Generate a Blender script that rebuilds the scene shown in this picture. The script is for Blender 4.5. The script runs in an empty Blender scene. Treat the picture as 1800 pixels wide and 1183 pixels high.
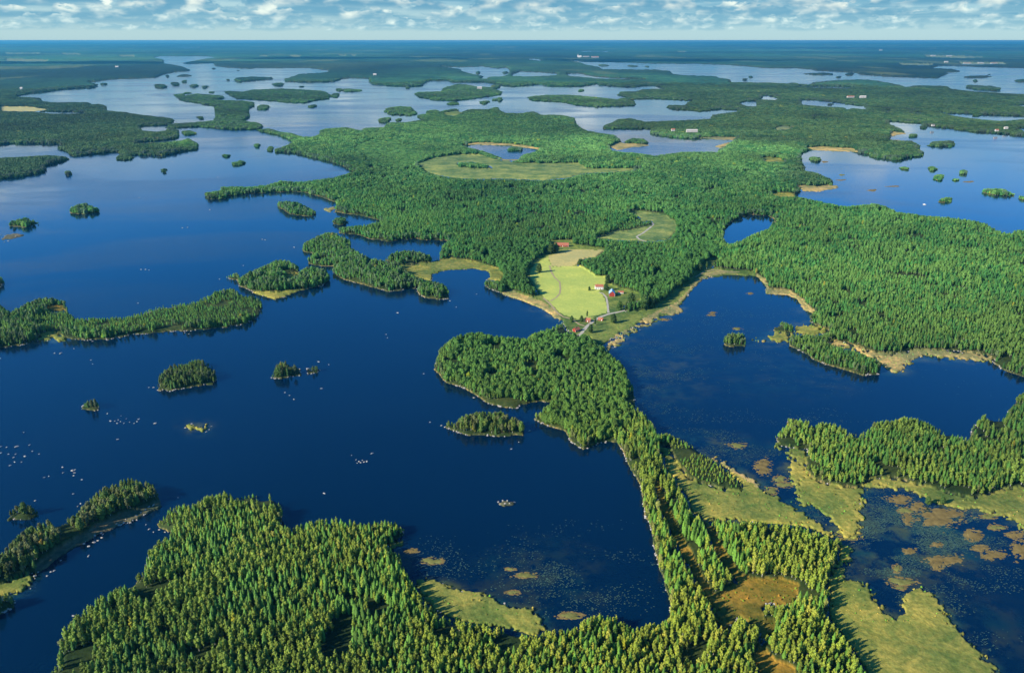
import bpy, math, random
import numpy as np
from mathutils import Vector
rng = np.random.default_rng(7)
random.seed(7)
R = math.radians
sc = bpy.context.scene
COL = sc.collection

# ------------------------------------------------------------------ camera
H = 360.0            # metres above the lakes
F = 1413.0           # focal length in photo pixels (photo 1800 wide)
YINF = 71.5          # photo row of a level line of sight
PITCH = math.atan((591.5 - YINF) / F)
cam = bpy.data.cameras.new('camera')
cam.lens = 36.0 * F / 1800.0
cam.sensor_width = 36.0
cam.clip_start = 1.0
cam.clip_end = 400000.0
camo = bpy.data.objects.new('camera', cam)
COL.objects.link(camo)
camo.location = (0, 0, H)
camo.rotation_euler = (math.pi / 2 - PITCH, 0, 0)
sc.camera = camo

# ------------------------------------------------------------------ light and exposure
SUN_EL = R(27)
SUN_AZ = R(180 + 63)          # compass angle from +Y, clockwise: left and a little behind the camera
sd = Vector((math.sin(SUN_AZ) * math.cos(SUN_EL), math.cos(SUN_AZ) * math.cos(SUN_EL), math.sin(SUN_EL)))
sun = bpy.data.lights.new('sun', 'SUN')
sun.energy = 5.0
sun.angle = R(0.5)
sun.color = (1.0, 0.88, 0.70)
suno = bpy.data.objects.new('sun', sun)
COL.objects.link(suno)
suno.rotation_euler = sd.to_track_quat('Z', 'Y').to_euler()
sc.view_settings.view_transform = 'Standard'
sc.view_settings.look = 'None'
sc.view_settings.gamma = 1
sc.view_settings.exposure = 0.85

world = bpy.data.worlds.new('World')
sc.world = world
world.use_nodes = True
wt = world.node_tree
wt.nodes.clear()


def NT(tree):
    """tiny node-tree helper"""
    class T:
        pass
    t = T()
    N, L = tree.nodes, tree.links

    def put(sock, v):
        if hasattr(v, 'links'):
            L.new(v, sock)
        elif isinstance(v, (tuple, list)):
            sock.default_value = tuple(v) if len(sock.default_value) == len(v) else tuple(v) + (1.0,)
        else:
            sock.default_value = v

    def m(op, a, b=None, c=None, clamp=False):
        n = N.new('ShaderNodeMath')
        n.operation = op
        n.use_clamp = clamp
        put(n.inputs[0], a)
        if b is not None:
            put(n.inputs[1], b)
        if c is not None:
            put(n.inputs[2], c)
        return n.outputs[0]

    def ss(v, a, b):
        n = N.new('ShaderNodeMapRange')
        n.interpolation_type = 'SMOOTHSTEP'
        put(n.inputs['Value'], v)
        n.inputs['From Min'].default_value = a
        n.inputs['From Max'].default_value = b
        return n.outputs[0]

    def xyz(x, y, z):
        n = N.new('ShaderNodeCombineXYZ')
        put(n.inputs[0], x); put(n.inputs[1], y); put(n.inputs[2], z)
        return n.outputs[0]

    def noise(vec, scale, detail=3, rough=0.55, dist=0.0):
        n = N.new('ShaderNodeTexNoise')
        if vec is not None:
            L.new(vec, n.inputs['Vector'])
        n.inputs['Scale'].default_value = scale
        n.inputs['Detail'].default_value = detail
        n.inputs['Roughness'].default_value = rough
        n.inputs['Distortion'].default_value = dist
        return n.outputs[0]

    def mix(f, a, b, mode='MIX'):
        n = N.new('ShaderNodeMix')
        n.data_type = 'RGBA'
        n.blend_type = mode
        put(n.inputs[0], f); put(n.inputs[6], a); put(n.inputs[7], b)
        return n.outputs[2]
    t.put, t.m, t.ss, t.xyz, t.noise, t.mix, t.N, t.L = put, m, ss, xyz, noise, mix, N, L
    return t


w = NT(wt)
sky = w.N.new('ShaderNodeTexSky')
sky.sky_type = 'NISHITA'
sky.sun_disc = False
sky.sun_elevation = SUN_EL
sky.sun_rotation = SUN_AZ
sky.altitude = 300
sky.air_density = 1.0
sky.dust_density = 1.0
sky.ozone_density = 2.5
tc = w.N.new('ShaderNodeTexCoord')
sep = w.N.new('ShaderNodeSeparateXYZ')
w.L.new(tc.outputs['Generated'], sep.inputs[0])
dx, dy, dz = sep.outputs
AZ = w.m('MULTIPLY', w.m('ARCTAN2', dx, dy), 57.29578)
EL = w.m('MULTIPLY', w.m('ARCSINE', dz), 57.29578)
SKY_S = 0.078
base = w.mix(1.0, sky.outputs[0], (SKY_S * 0.20, SKY_S * 1.0, SKY_S * 1.95), 'MULTIPLY')
# pale cyan air near the horizon
hz = w.m('SUBTRACT', 1.0, w.ss(EL, 0.5, 13.0))
base = w.mix(w.m('MULTIPLY', hz, 0.92), base, (0.28, 0.39, 0.40))
base = w.mix(w.m('MULTIPLY', w.ss(EL, 26.0, 48.0), 0.45), base, (0.0, 0.0, 0.0))
# high broken cloud overhead (flat-based field seen at growing slant)
inv = w.m('DIVIDE', 1.0, w.m('MAXIMUM', dz, 0.03))
pv = w.xyz(w.m('MULTIPLY', dx, inv), w.m('MULTIPLY', dy, inv), 0.0)
cn = w.noise(pv, 0.42, 6, 0.6)
cm = w.m('MULTIPLY', w.ss(cn, 0.50, 0.66), w.m('MULTIPLY', w.ss(EL, 2.6, 4.5), w.m('SUBTRACT', 1.0, w.ss(EL, 6.0, 10.0))))
ccol = w.mix(w.ss(cn, 0.55, 0.8), (0.62, 0.68, 0.68), (0.27, 0.36, 0.42))
base = w.mix(w.m('MULTIPLY', cm, 0.85), base, ccol)
# veil of distant cloud bases
vl = w.noise(w.xyz(w.m('MULTIPLY', AZ, 0.10), w.m('MULTIPLY', EL, 1.6), 4.0), 1.0, 4, 0.55)
vm = w.m('MULTIPLY', w.ss(vl, 0.34, 0.60), w.m('MULTIPLY', w.ss(EL, 0.45, 1.5), w.m('SUBTRACT', 1.0, w.ss(EL, 4.0, 7.0))))
base = w.mix(w.m('MULTIPLY', vm, 0.85), base, (0.075, 0.22, 0.32))
# rows of cumulus, far rows first
rows = [5.8, 4.3, 3.3, 2.6, 2.1, 1.65, 1.3, 1.0, 0.78]
for i, e in enumerate(reversed(rows)):
    s = 0.42 * e + 0.06
    u = w.m('ADD', w.m('DIVIDE', AZ, s * 2.6), 37.7 * i)
    v = w.m('DIVIDE', w.m('SUBTRACT', EL, e - 0.12), s)
    wob = w.noise(w.xyz(u, 0.0, 9.0 * i), 0.35, 2)
    v = w.m('SUBTRACT', v, w.m('MULTIPLY', w.m('SUBTRACT', wob, 0.5), 1.4))
    vec = w.xyz(u, w.m('MULTIPLY', v, 0.8), 3.1 * i)
    prof = w.noise(w.xyz(w.m('MULTIPLY', u, 0.36), 0.0, 5.0 * i + 1), 1.0, 2, 0.5)
    top = w.m('MULTIPLY', w.m('SUBTRACT', prof, 0.40), 7.0)
    bil = w.noise(vec, 1.6, 6, 0.6)
    body = w.m('ADD', w.m('SUBTRACT', top, v), w.m('MULTIPLY', w.m('SUBTRACT', bil, 0.5), 3.6))
    mask = w.m('MULTIPLY', w.ss(body, 0.0, 0.42), w.ss(v, -0.35, 0.25))
    mask = w.m('MULTIPLY', mask, min(0.95, 0.40 + 0.25 * e))
    # sunlit tops and left flanks, blue-grey bases
    b1 = w.noise(vec, 0.95, 3, 0.5)
    b2 = w.noise(w.xyz(w.m('SUBTRACT', u, 0.45), w.m('ADD', w.m('MULTIPLY', v, 0.8), 0.40), 3.1 * i), 0.95, 3, 0.5)
    lit = w.m('ADD', w.m('MULTIPLY', w.m('SUBTRACT', b1, b2), 3.0), w.m('MULTIPLY', v, 0.42))
    lit = w.ss(w.m('SUBTRACT', lit, w.m('MULTIPLY', body, 0.20)), -0.25, 0.95)
    far = max(0.0, 1 - e / 2.2)
    dark = [0.075 + 0.10 * far, 0.21 + 0.12 * far, 0.31 + 0.08 * far]
    lite = [0.66 - 0.28 * far, 0.67 - 0.14 * far, 0.56 - 0.02 * far]
    if e > 3.0:
        dark = [0.26, 0.40, 0.47]; lite = [0.86, 0.88, 0.82]
    base = w.mix(mask, base, w.mix(lit, tuple(dark), tuple(lite)))
bg = w.N.new('ShaderNodeBackground')
w.L.new(base, bg.inputs[0])
bg.inputs[1].default_value = 1.0
wo = w.N.new('ShaderNodeOutputWorld')
w.L.new(bg.outputs[0], wo.inputs[0])

# ------------------------------------------------------------------ geometry of the view -> places on the ground
CP, SP = math.cos(PITCH), math.sin(PITCH)


def g(X, Y, z=0.0):
    """the ground point at height z that the photograph shows at X, Y"""
    X = np.asarray(X, float); Y = np.asarray(Y, float)
    u = -(Y - 591.5) / F
    t = (H - z) / np.maximum(1e-9, SP - u * CP)
    return (X - 900) / F * t, (CP + u * SP) * t


def px(x, y, z=0.0):
    x = np.asarray(x, float); y = np.asarray(y, float)
    d = y * CP + (H - z) * SP
    up = y * SP - (H - z) * CP
    return 900 + F * x / d, 591.5 - F * up / d


# ------------------------------------------------------------------ plan of the lakes and shores
# letters: F wooded land, W water, B bog, R reeds, G rough grass, M mown field, H hay, C scrubby clearing,
# S stony shore, A farmland;  a name|label gives that wood its own object
PLAN = r"""
W . . 24 170 50 165 77 162 125 156 162 154 172 151 155 144.5 207 139 240 138 272 137 287 131 305 127 327 126 337 123.5 317 116 287 111 287 105 270 101 280 99 365 99 380 101 350 105 319 111 330 113 375 111 377 116 400 119 437 121 450 120 545 119.5 577 124 576 127 525 130 502 139 502 143 545 145 585 144 600 139 615 137 650 138 651 145 657 149 685 151 722 152 740 151 747 144 755 142 790 142 795 145 850 145 870 147 887 151 900 152 947 149 967 152 1020 152 1042 149 1050 147 1056 151 1065 150 1072 152 1115 154 1130 151 1150 150 1171 156 1132 157 1117 161 1092 161 1086 167 1100 171 1107 175 1137 174 1178 175 1220 177 1212 179 1205 185 1177 185 1174 189 1182 192 1232 196 1270 192 1300 194 1297 196 1267 200 1254 202 1252 209 1212 211 1167 213 1132 214 1107 208 1085 210 1080 215 1065 219 1059 227 1147 227 1145 233 1153 238 1200 243 1237 245 1293 243 1288 248 1267 255 1265 268 1200 270 1300 330 900 400 0 1400 -200 1400 -200 172
W . . 1380 262 1500 240 1562 216 1567 213 1617 217 1643 223 1677 227 1710 232 1747 234 1800 240 2000 250 2000 1400 -200 1400 -200 420 1380 420
F . . -200 165 24 170 67 172 71 178 87 180 120 180 152 180 160 184 175 183 185 187 184 191 185 194 217 197 247 202 287 206 300 208 304 212 300 216 296 220 293 223 310 228 312 232 312 243 290 247 250 250 233 253 290 250 320 247 330 243 345 252 348 262 313 268 290 274 240 273 213 272 203 267 157 272 127 275 123 268 100 262 107 255 100 253 67 253 17 252 0 255 -200 262
W . . 242 222 296 220 293 224 297 228 277 232 262 231 247 229
W . . 60 197 85 196 150 198 150 200 90 200
F . . 453 228 470 226 490 231 510 234 530 240 547 241 563 236 565 229 575 226 610 224 635 230 642 225 677 224 682 216 712 215 745 210 735 206 734 202 750 200 752 194 767 193 772 197 782 194 800 191 812 197 827 192 860 192 872 188 876 193 885 198 900 199 920 199 937 196 950 202 987 202 1007 207 1010 216 1015 222 1030 230 1060 235 1080 238 1090 247 1085 254 1070 260 1073 264 1100 268 1113 268 1140 272 1150 274 1200 267 1250 267 1266 268 1265 255 1288 248 1293 243 1300 215 1560 215 1562 218 1583 227 1588 232 1577 233 1560 243 1600 247 1615 255 1613 262 1622 267 1622 275 1593 278 1577 283 1563 280 1540 278 1527 272 1507 268 1483 266 1433 264 1413 266 1407 270 1407 283 1413 293 1413 300 1433 303 1460 315 1463 323 1473 330 1437 337 1417 336 1397 342 1400 346 1433 352 1477 362 1490 363 1537 358 1550 360 1577 372 1637 380 1687 385 1730 392 1747 403 1773 411 1787 403 1800 403 2000 393 2000 700 1800 662 1767 653 1747 640 1740 633 1730 628 1667 624 1627 623 1610 628 1590 639 1580 642 1598 648 1570 650 1553 648 1543 657 1520 660 1487 650 1457 642 1433 633 1417 622 1400 614 1387 608 1377 602 1350 597 1352 588 1362 572 1375 565 1393 570 1397 582 1403 577 1400 573 1420 571 1433 572 1420 565 1422 560 1427 550 1413 542 1403 527 1387 517 1347 515 1347 502 1333 490 1323 482 1297 483 1277 482 1260 485 1237 488 1222 502 1210 517 1202 524 1193 538 1202 547 1180 553 1158 551 1153 564 1136 564 1133 573 1127 578 1116 576 1117 582 1104 583 1093 593 1098 600 1080 607 1067 613 1071 624 1089 636 1095 645 1111 653 1098 658 1112 678 1118 695 1117 712 1135 729 1150 749 1156 763 1172 763 1203 776 1233 793 1260 807 1291 824 1325 844 1342 858 1348 868 1380 880 1410 894 1440 913 1461 932 1475 941 1486 953 1499 975 1482 1000 1486 1021 1510 1022 1528 1030 1537 1051 1562 1080 1575 1091 1587 1080 1587 1046 1604 1034 1638 1040 1655 1063 1672 1097 1697 1123 1727 1152 1752 1175 1770 1230 1800 1400 40 1400 70 1250 89 1183 98 1169 106 1131 115 1101 140 1084 170 1054 208 1037 234 1020 251 1003 259 973 276 956 293 948 306 937 276 927 272 918 289 910 298 895 332 893 361 880 391 869 417 873 442 867 459 876 480 871 495 884 497 910 492 927 508 931 551 920 585 914 636 922 683 916 708 927 712 939 690 950 713 952 700 958 683 961 700 973 713 1003 721 1020 742 1020 764 1016 798 1037 840 1041 874 1058 900 1069 929 1067 951 1092 959 1109 1010 1103 1033 1083 1080 1083 1113 1107 1140 1098 1163 1097 1177 1083 1175 1053 1167 1027 1157 997 1147 960 1143 927 1133 907 1127 875 1125 858 1112 831 1095 793 1085 778 1068 775 1051 781 1024 790 1003 776 993 757 963 750 934 737 937 730 965 713 973 707 957 707 930 708 903 718 883 718 853 707 840 695 813 680 787 673 777 667 760 643 767 633 773 613 787 600 807 592 833 585 887 593 923 597 930 590 953 580 975 573 980 563 970 553 950 540 920 527 883 515 850 503 852 493 860 487 857 478 833 473 787 475 760 483 758 495 740 500 725 490 702 470 702 466 736 466 757 458 770 453 774 438 780 428 786 423 750 423 728 419 696 424 680 425 650 420 632 413 596 411 592 406 598 399 618 397 636 397 660 393 672 389 658 386 630 379 618 377 590 374 576 373 570 368 588 366 588 361 594 358 570 349 538 339 507 337 450 340 400 345 397 350 370 351 360 347 363 338 387 335 390 328 443 328 477 323 493 318 530 320 563 315 590 312 600 308 623 303 600 291 573 282 547 277 520 270 483 268 485 262 500 257 517 250 490 238 453 230
F . . 1363 765 1376 753 1385 734 1397 729 1412 742 1435 744 1469 748 1490 761 1520 761 1541 740 1570 740 1592 732 1621 740 1659 757 1685 761 1701 772 1714 742 1727 729 1748 734 1769 734 1773 719 1784 708 1786 696 1799 689 2000 640 2000 960 1800 937 1778 911 1748 899 1706 890 1672 890 1640 880 1613 865 1558 852 1511 852 1515 873 1507 920 1507 941 1493 950 1482 939 1467 928 1444 905 1423 888 1401 882 1397 860 1401 841 1385 839 1391 806 1376 789 1363 774
F wood|long_dark_multi-lobed_wooded_island_in_the_far_left_lake . 307 166 320 165 322 169 345 165 387 168 394 173 375 176 425 177 445 180 445 187 435 192 435 200 439 205 425 212 435 214 450 215 463 222 453 228 400 228 350 223 297 226 296 218 345 215 377 212 380 205 381 202 379 190 375 186 345 181 317 176
F . . -200 278 0 278 83 273 110 275 122 280 77 293 77 303 33 312 0 315 -200 325
F wood|wood_on_the_long_curved_island_beside_the_broad_left_lake . -200 520 0 533 10 545 20 548 30 542 60 527 83 523 110 528 118 540 120 550 133 560 173 558 217 557 250 547 283 537 333 532 360 523 377 512 410 508 427 520 453 523 462 537 457 550 447 563 417 573 353 580 300 583 233 588 187 597 150 598 100 593 67 598 33 607 0 613 -200 660
F . . -200 475 0 486 11 496 0 507 -200 515
F wood|wood_on_the_chain_of_islands_joined_to_the_yellow_meadow . 528 440 530 432 540 423 554 418 572 410 590 412 598 416 614 422 616 428 628 428 616 432 614 439 628 442 634 448 656 455 662 458 678 461 702 467 730 480 758 495 732 504 730 508 714 508 700 511 682 513 670 510 650 504 638 500 620 496 610 494 596 488 580 478 588 468 564 468 550 466 540 463 540 454 550 445 538 444
F wood|round_wooded_islet_just_below_the_tip_of_the_yellow_meadow . 732 508 736 502 750 496 770 497 784 504 790 514 790 526 770 527 750 525 736 518
F wood|oval_clump_of_trees_at_the_far_edge_of_the_yellow_meadow . 678 458 680 450 690 445 730 442 756 448 759 458 740 465 700 466
F wood|wood_on_the_island_with_a_sandy_spit_left_of_the_island_chain . 393 488 407 482 417 480 420 490 443 478 467 468 493 458 513 462 527 470 525 478 540 473 567 472 580 483 578 493 567 503 533 510 507 517 483 525 460 518 420 503 417 492 400 491
F wood|wood_on_the_egg-shaped_island_alone_in_the_left_lake . 271 680 278 671 282 656 300 644 322 642 333 636 356 634 373 642 382 656 382 667 373 676 347 678 329 682 307 686 280 687
F wood|small_wooded_island_with_a_rocky_tail_right_of_the_egg-shaped_island . 473 663 480 653 489 638 511 638 527 644 529 656 540 656 534 640 539 640 544 646 560 644 567 651 556 656 540 659 511 663 496 667 478 666
F wood|tiny_bushy_islet_beside_a_line_of_pale_rocks . 140 715 143 707 167 700 173 710 177 717 167 722 143 720
B islet . 325 750 340 745 355 747 368 752 355 758 330 757
F wood|low_bushy_islet_near_the_left_edge_above_the_long_narrow_island . 4 910 17 897 43 886 64 893 70 905 51 914 13 915
F wood|shaded_wood_on_the_long_narrow_island_at_the_lower_left . -200 1040 0 978 17 961 47 935 81 920 123 912 145 893 170 869 204 850 230 842 251 848 272 850 278 871 280 888 255 901 213 918 170 935 145 952 106 973 68 1005 60 1024 30 1050 26 1067 0 1080 -200 1180
F wood|wood_on_the_flat_island_with_a_rocky_tip_below_the_round_headland . 770 746 789 740 802 744 810 733 840 727 883 725 908 733 921 744 921 765 883 767 823 765 793 757
S islet . 873 884 885 880 902 882 905 886 885 890
F wood|tufted_islet_with_a_reed_tail_in_the_right_hand_lake . 1273 607 1273 593 1283 585 1310 587 1313 597 1310 610 1283 610
R . . 1310 599 1333 595 1352 599 1333 603
W . . 1463 608 1490 610 1505 615 1500 618 1480 613
F wood|slim_wooded_island_in_the_lake_left_of_the_green_mainland . 485 363 490 353 520 355 547 367 557 373 547 382 510 377
F wood|small_islet_at_the_mouth_of_the_narrow_inlet . 580 393 590 382 608 383 614 392 598 396
F wood|rounded_wooded_islet_in_the_middle_of_the_broad_left_lake . 117 373 130 361 150 357 172 366 174 373 150 377 125 376
F wood|wooded_islet_with_a_sandy_tail_near_the_left_edge . 10 396 20 388 45 382 65 388 67 394 45 400 15 399
S islet . 2 422 10 412 30 411 48 413 25 420
W . . 810 256 827 257 847 254 887 255 917 259 948 265 920 272 910 280 887 280 867 273 847 265 827 260
F . . 893 262 905 255 918 260 918 266 895 266
W . . 1271 418 1275 400 1290 388 1320 377 1350 380 1362 386 1350 402 1327 410 1307 420 1290 427 1278 429
W . . 772 117 810 118 850 117 875 121 890 119 897 124 895 129 885 134 862 135 857 140 842 139 852 134 835 131 812 125 808 121
W . . 900 130 915 126 945 127 980 129 980 132 945 134 900 134
W . . 996 130 1017 129 1040 134 1072 137 1135 140 1130 141 1047 139 1020 135 1000 134
W . . 920 103 945 104 957 107 940 106
W . . 282 84.5 330 84 370 86 330 86.5
W . . 1020 90 1070 90.5 1070 91.8 1022 91.5
W . . 1007 106 1032 109 1100 110 1150 112 1225 112.5 1275 114 1325 117.5 1350 120 1400 120 1425 122 1437 125 1462 126 1482 127 1507 128 1510 131 1575 135.5 1647 137.5 1660 132 1672 130 1660 127.5 1692 126 1672 121 1637 120 1650 116 1675 116 1725 118 1800 120 2000 122 2000 172 1800 166 1760 164 1730 162 1712 161 1670 157 1662 152 1625 151 1610 151 1592 154 1575 149 1555 145 1525 140 1505 140 1470 142 1432 145 1425 149 1392 148 1350 145.5 1282 145 1280 140 1262 137 1260 134 1200 132 1182 130 1177 125 1150 122.5 1082 122 1060 122 1050 117 1032 114 1012 108
W . . 1393 150 1420 152 1500 153 1495 155.5 1430 155
W . . 1340 168 1350 168 1370 173 1365 176 1335 175
W . . 1297 182 1310 178 1330 178 1333 187 1312 187
W . . 1406 176 1432 176 1475 181 1522 187 1527 191 1515 192 1498 190 1490 194 1480 189 1445 187.5 1407 184
W . . 1651 197 1675 200 1712 201 1800 205 2000 206 2000 214 1800 210 1760 213 1732 211 1705 208 1675 204
W . . 1555 193 1567 194 1560 200
W . . 1594 196 1622 198 1618 199.5
W . . 1782 184 1800 184 2000 188 2000 191 1800 188
W . . 1785 224 1800 226 2000 228 2000 236 1800 232
W . . 1412 207.5 1437 208.5 1434 210
F wood|big_wooded_island_in_the_far_lake_with_a_thin_western_point . 394 161 402 160 425 162 444 158 467 157 497 156 525 157 567 160 579 167 577 174 557 176 532 182 520 181 487 178 450 176 420 174 402 166
F wood|dark_island_with_a_spit_left_of_the_big_central_forest . 676 196 680 190 700 187 720 188 728 195 732 201 720 203 690 202
F wood|wooded_island_in_the_far_lake_with_a_pale_house_behind_its_trees . 730 165 737 162 775 161 782 154 805 148 825 150 840 153 860 153 880 161 879 167 850 171 800 178 762 176 737 171
F wood|long_low_island_with_a_pale_shore_in_the_far_middle_lake . 927 171 937 169 962 167 1000 167 1050 171 1085 175 1097 172 1112 177 1117 186 1085 187 1050 188 1012 185 995 180 962 178 937 177
F wood|tree_islet_off_the_east_shore_of_the_big_central_forest . 1097 251 1110 243 1130 244 1140 252 1125 257 1095 255
R . . 1070 258 1090 249 1105 253 1141 255 1143 257 1110 260 1085 265
F wood|dark_islet_nearest_the_north_shore_in_the_right_hand_far_lake . 1632 257 1640 249 1672 247 1677 256 1670 259 1640 258
F wood|low_island_at_the_right_edge_of_the_blue_lake . 1727 335 1733 331 1765 332 1785 342 1783 346 1750 344 1728 340
F . . 1696 153 1705 150 1740 152 1757 155 1755 160 1720 159
F . . 413 142 413 137 425 135.5 450 135 478 136 481 140 450 141.5 420 144
N . . 733 288 760 278 807 272 840 272 867 280 893 283 910 288 960 288 1017 287 1033 297 1127 297 1100 302 1027 305 1000 313 953 318 900 315 817 315 773 310 747 302
F . . 803 287 830 285 862 292 866 297 830 297 806 294
R . . 806 256 840 250.5 900 253.5 952 261 948 264 900 257 840 255
R . . 862 275 887 283 910 283 918 275 910 280 887 280
B . . 702 467 736 466 770 457 794 455 830 460 873 472 886 485 880 495 862 492 852 493 860 487 857 478 833 473 787 475 760 483 758 496 740 490 720 482 710 474
N . . 1103 372 1120 372 1167 378 1187 390 1190 405 1178 420 1150 425 1110 424 1050 420 1078 408 1110 400 1128 392 1122 380
F . . 1083 402 1110 390 1145 389 1145 398 1120 402 1090 408
G . . 962 448 966 436 966 424 1006 424 1008 440 1000 446 980 450
G . . 936 462 960 445 985 436 1000 430 1064 438 1050 452 1022 457 1014 468 1036 480 1050 489 1068 489 1070 500 1085 507 1110 514 1126 518 1126 530 1104 533 1098 540 1105 550 1130 547 1150 540 1165 530 1185 513 1212 495 1220 480 1240 460 1252 452 1262 456 1250 470 1280 476 1322 478 1330 486 1297 484 1277 484 1260 487 1237 490 1222 504 1205 526 1195 538 1204 548 1180 555 1160 555 1155 566 1138 566 1127 580 1118 580 1104 587 1093 595 1098 602 1068 615 1052 608 1035 592 1012 592 1000 585 992 575 985 565 980 563 970 553 950 540 920 527 895 519 910 513 935 523 945 515 930 497 925 485
H . . 964 450 980 447 1000 440 1064 440 1051 451 1022 457 1013 467 969 471 967 458
M . . 942 464 964 451 969 471 1018 468 1036 478 1047 487 1069 489 1064 500 1053 513 1064 527 1069 549 1036 562 1013 561 987 553 969 536 953 520 940 502 933 489 931 480 936 471
R . . 1236 489 1277 482 1297 483 1290 478 1260 476 1237 482 1222 495 1208 513 1190 532 1165 543 1140 555 1126 563 1114 576 1127 580 1135 572 1153 564 1158 551 1180 555 1204 548 1193 538 1204 524 1222 504
R . . 1068 617 1080 608 1100 600 1095 593 1106 586 1118 582 1110 576 1085 588 1060 606 1060 618
R . . 883 517 920 529 950 542 970 555 980 570 990 566 977 548 957 533 925 520 890 508
R . . 1325 478 1345 492 1352 508 1388 512 1408 525 1420 540 1432 546 1428 552 1412 544 1402 528 1386 519 1346 517 1345 503
B . . 1350 595 1357 582 1397 587 1400 573 1433 572 1460 583 1433 590 1400 588 1387 593 1387 607 1367 602
R . . 1443 601 1490 601 1533 618 1583 622 1610 614 1667 616 1733 622 1752 636 1740 636 1667 628 1627 626 1610 632 1590 643 1598 652 1570 654 1553 648 1545 635 1520 625 1490 612 1462 608
B . . 1158 790 1170 783 1185 782 1203 776 1233 793 1260 807 1291 824 1325 844 1342 858 1350 868 1380 880 1410 894 1440 913 1461 932 1475 943 1469 947 1440 939 1414 926 1363 920 1300 917 1262 915 1237 918 1213 900 1206 880 1189 850 1169 820
F . . 1172 765 1203 776 1237 797 1267 820 1304 851 1304 866 1281 861 1237 851 1210 841 1189 812 1178 790
R . . 1225 790 1260 807 1291 824 1325 844 1342 858 1335 862 1300 838 1260 815
B . . 1475 941 1486 953 1499 975 1482 1000 1486 1021 1510 1022 1528 1030 1537 1051 1562 1080 1575 1091 1587 1080 1587 1046 1604 1034 1638 1040 1655 1063 1672 1097 1697 1123 1727 1152 1752 1175 1770 1230 1800 1400 1560 1400 1528 1190 1503 1152 1482 1118 1452 1084 1458 1044 1452 1020 1471 990 1473 955
B . . 1363 774 1373 784 1422 790 1417 820 1414 827 1437 845 1463 853 1504 857 1524 843 1570 840 1616 853 1647 860 1672 868 1711 876 1749 862 1800 855 2000 850 2000 970 1800 940 1778 915 1748 903 1706 894 1672 894 1640 884 1613 869 1558 856 1513 856 1518 873 1510 920 1510 945 1493 953 1480 941 1440 915 1380 882 1380 840 1375 800 1358 780
W . . 1391 806 1387 839 1397 845 1398 862 1404 884 1427 892 1449 907 1471 929 1488 943 1478 949 1457 934 1436 917 1406 898 1376 881 1350 864 1335 846 1350 825 1372 788
C . . 1150 850 1156 850 1172 888 1195 933 1222 988 1245 1033 1262 1060 1253 1068 1232 1038 1207 990 1182 940 1160 895
C . . 1237 916 1247 918 1262 950 1283 985 1300 1010 1318 1018 1300 1026 1275 1000 1255 965
C . . 1291 1028 1318 1019 1347 1019 1373 1019 1404 1030 1402 1046 1393 1061 1364 1068 1362 1094 1364 1108 1345 1119 1336 1134 1364 1163 1395 1174 1400 1200 1340 1200 1322 1150 1300 1118 1275 1108 1258 1090 1253 1054
F . . 1275 1108 1300 1085 1335 1105 1336 1125 1330 1150 1300 1150
F . . 1340 1068 1356 1060 1368 1068 1364 1090 1345 1092
B . . 721 1020 742 1020 764 1016 798 1037 840 1041 874 1058 900 1069 929 1067 951 1092 961 1112 934 1116 883 1103 798 1090 772 1082 747 1056
B . . 680 958 713 950 716 953 700 962 684 966
B . . -200 1070 0 1029 43 1010 62 1007 60 1024 30 1046 0 1050 -200 1100
S . . 280 878 262 890 213 905 170 925 145 942 106 965 68 992 62 1008 75 1003 110 975 150 953 175 938 215 922 258 905 284 890
B . . 440 513 480 514 533 509 510 518 483 527 460 520
B . . 495 488 520 480 528 482 510 491
B . . 62 596 80 586 100 586 115 592 120 600 85 600
C . . 80 540 110 537 118 545 90 548
R . . 1400 328 1440 328 1472 325 1475 331 1437 338 1412 337
B . . 1357 340 1397 341 1397 347 1360 346
B . . 1338 276 1370 279 1382 285 1345 285
R . . 1417 259.5 1450 259 1500 262 1512 268 1480 267 1430 265
R . . 1565 232 1590 233 1600 235 1577 238 1560 244 1595 247 1600 249 1560 246
R . . 567 367 588 363 588 368 580 374 570 370
H . . 0 188 50 188 85 193 60 196.5 0 196
R . . 1220 243 1260 241 1295 242 1290 247 1262 246
R . . 1253 258 1280 250 1290 248 1268 262
G . . 778 199 800 195 815 198 800 204 782 203
A . . 10 93.2 70 93.5 72 95 10 95.5
A . . 10 104 85 105.5 80 108.5 10 108
A . . 108 94 142 95 140 96.3 110 96
A . . 208 97.2 236 97.6 236 100 212 100
A . . 455 98 470 98 470 99.4 456 99.4
A . . 508 97.5 528 98 527 100.5 510 99.5
A . . 595 96.5 608 97 606 99 596 98.6
A . . 617 96.5 625 97 624 99 618 98.8
A . . 1190 91 1205 91 1204 92.5 1192 92.4
A . . 1625 98 1690 99 1735 101 1690 102.5 1630 100.5
A . . 1580 112 1640 113.5 1636 115 1585 114.5
A . . 1685 110 1760 110 1768 113 1690 113.5
A . . 1360 225 1380 221 1392 224 1388 228 1365 229
A . . 1395 76 1430 77 1425 78 1398 78
"""
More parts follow.
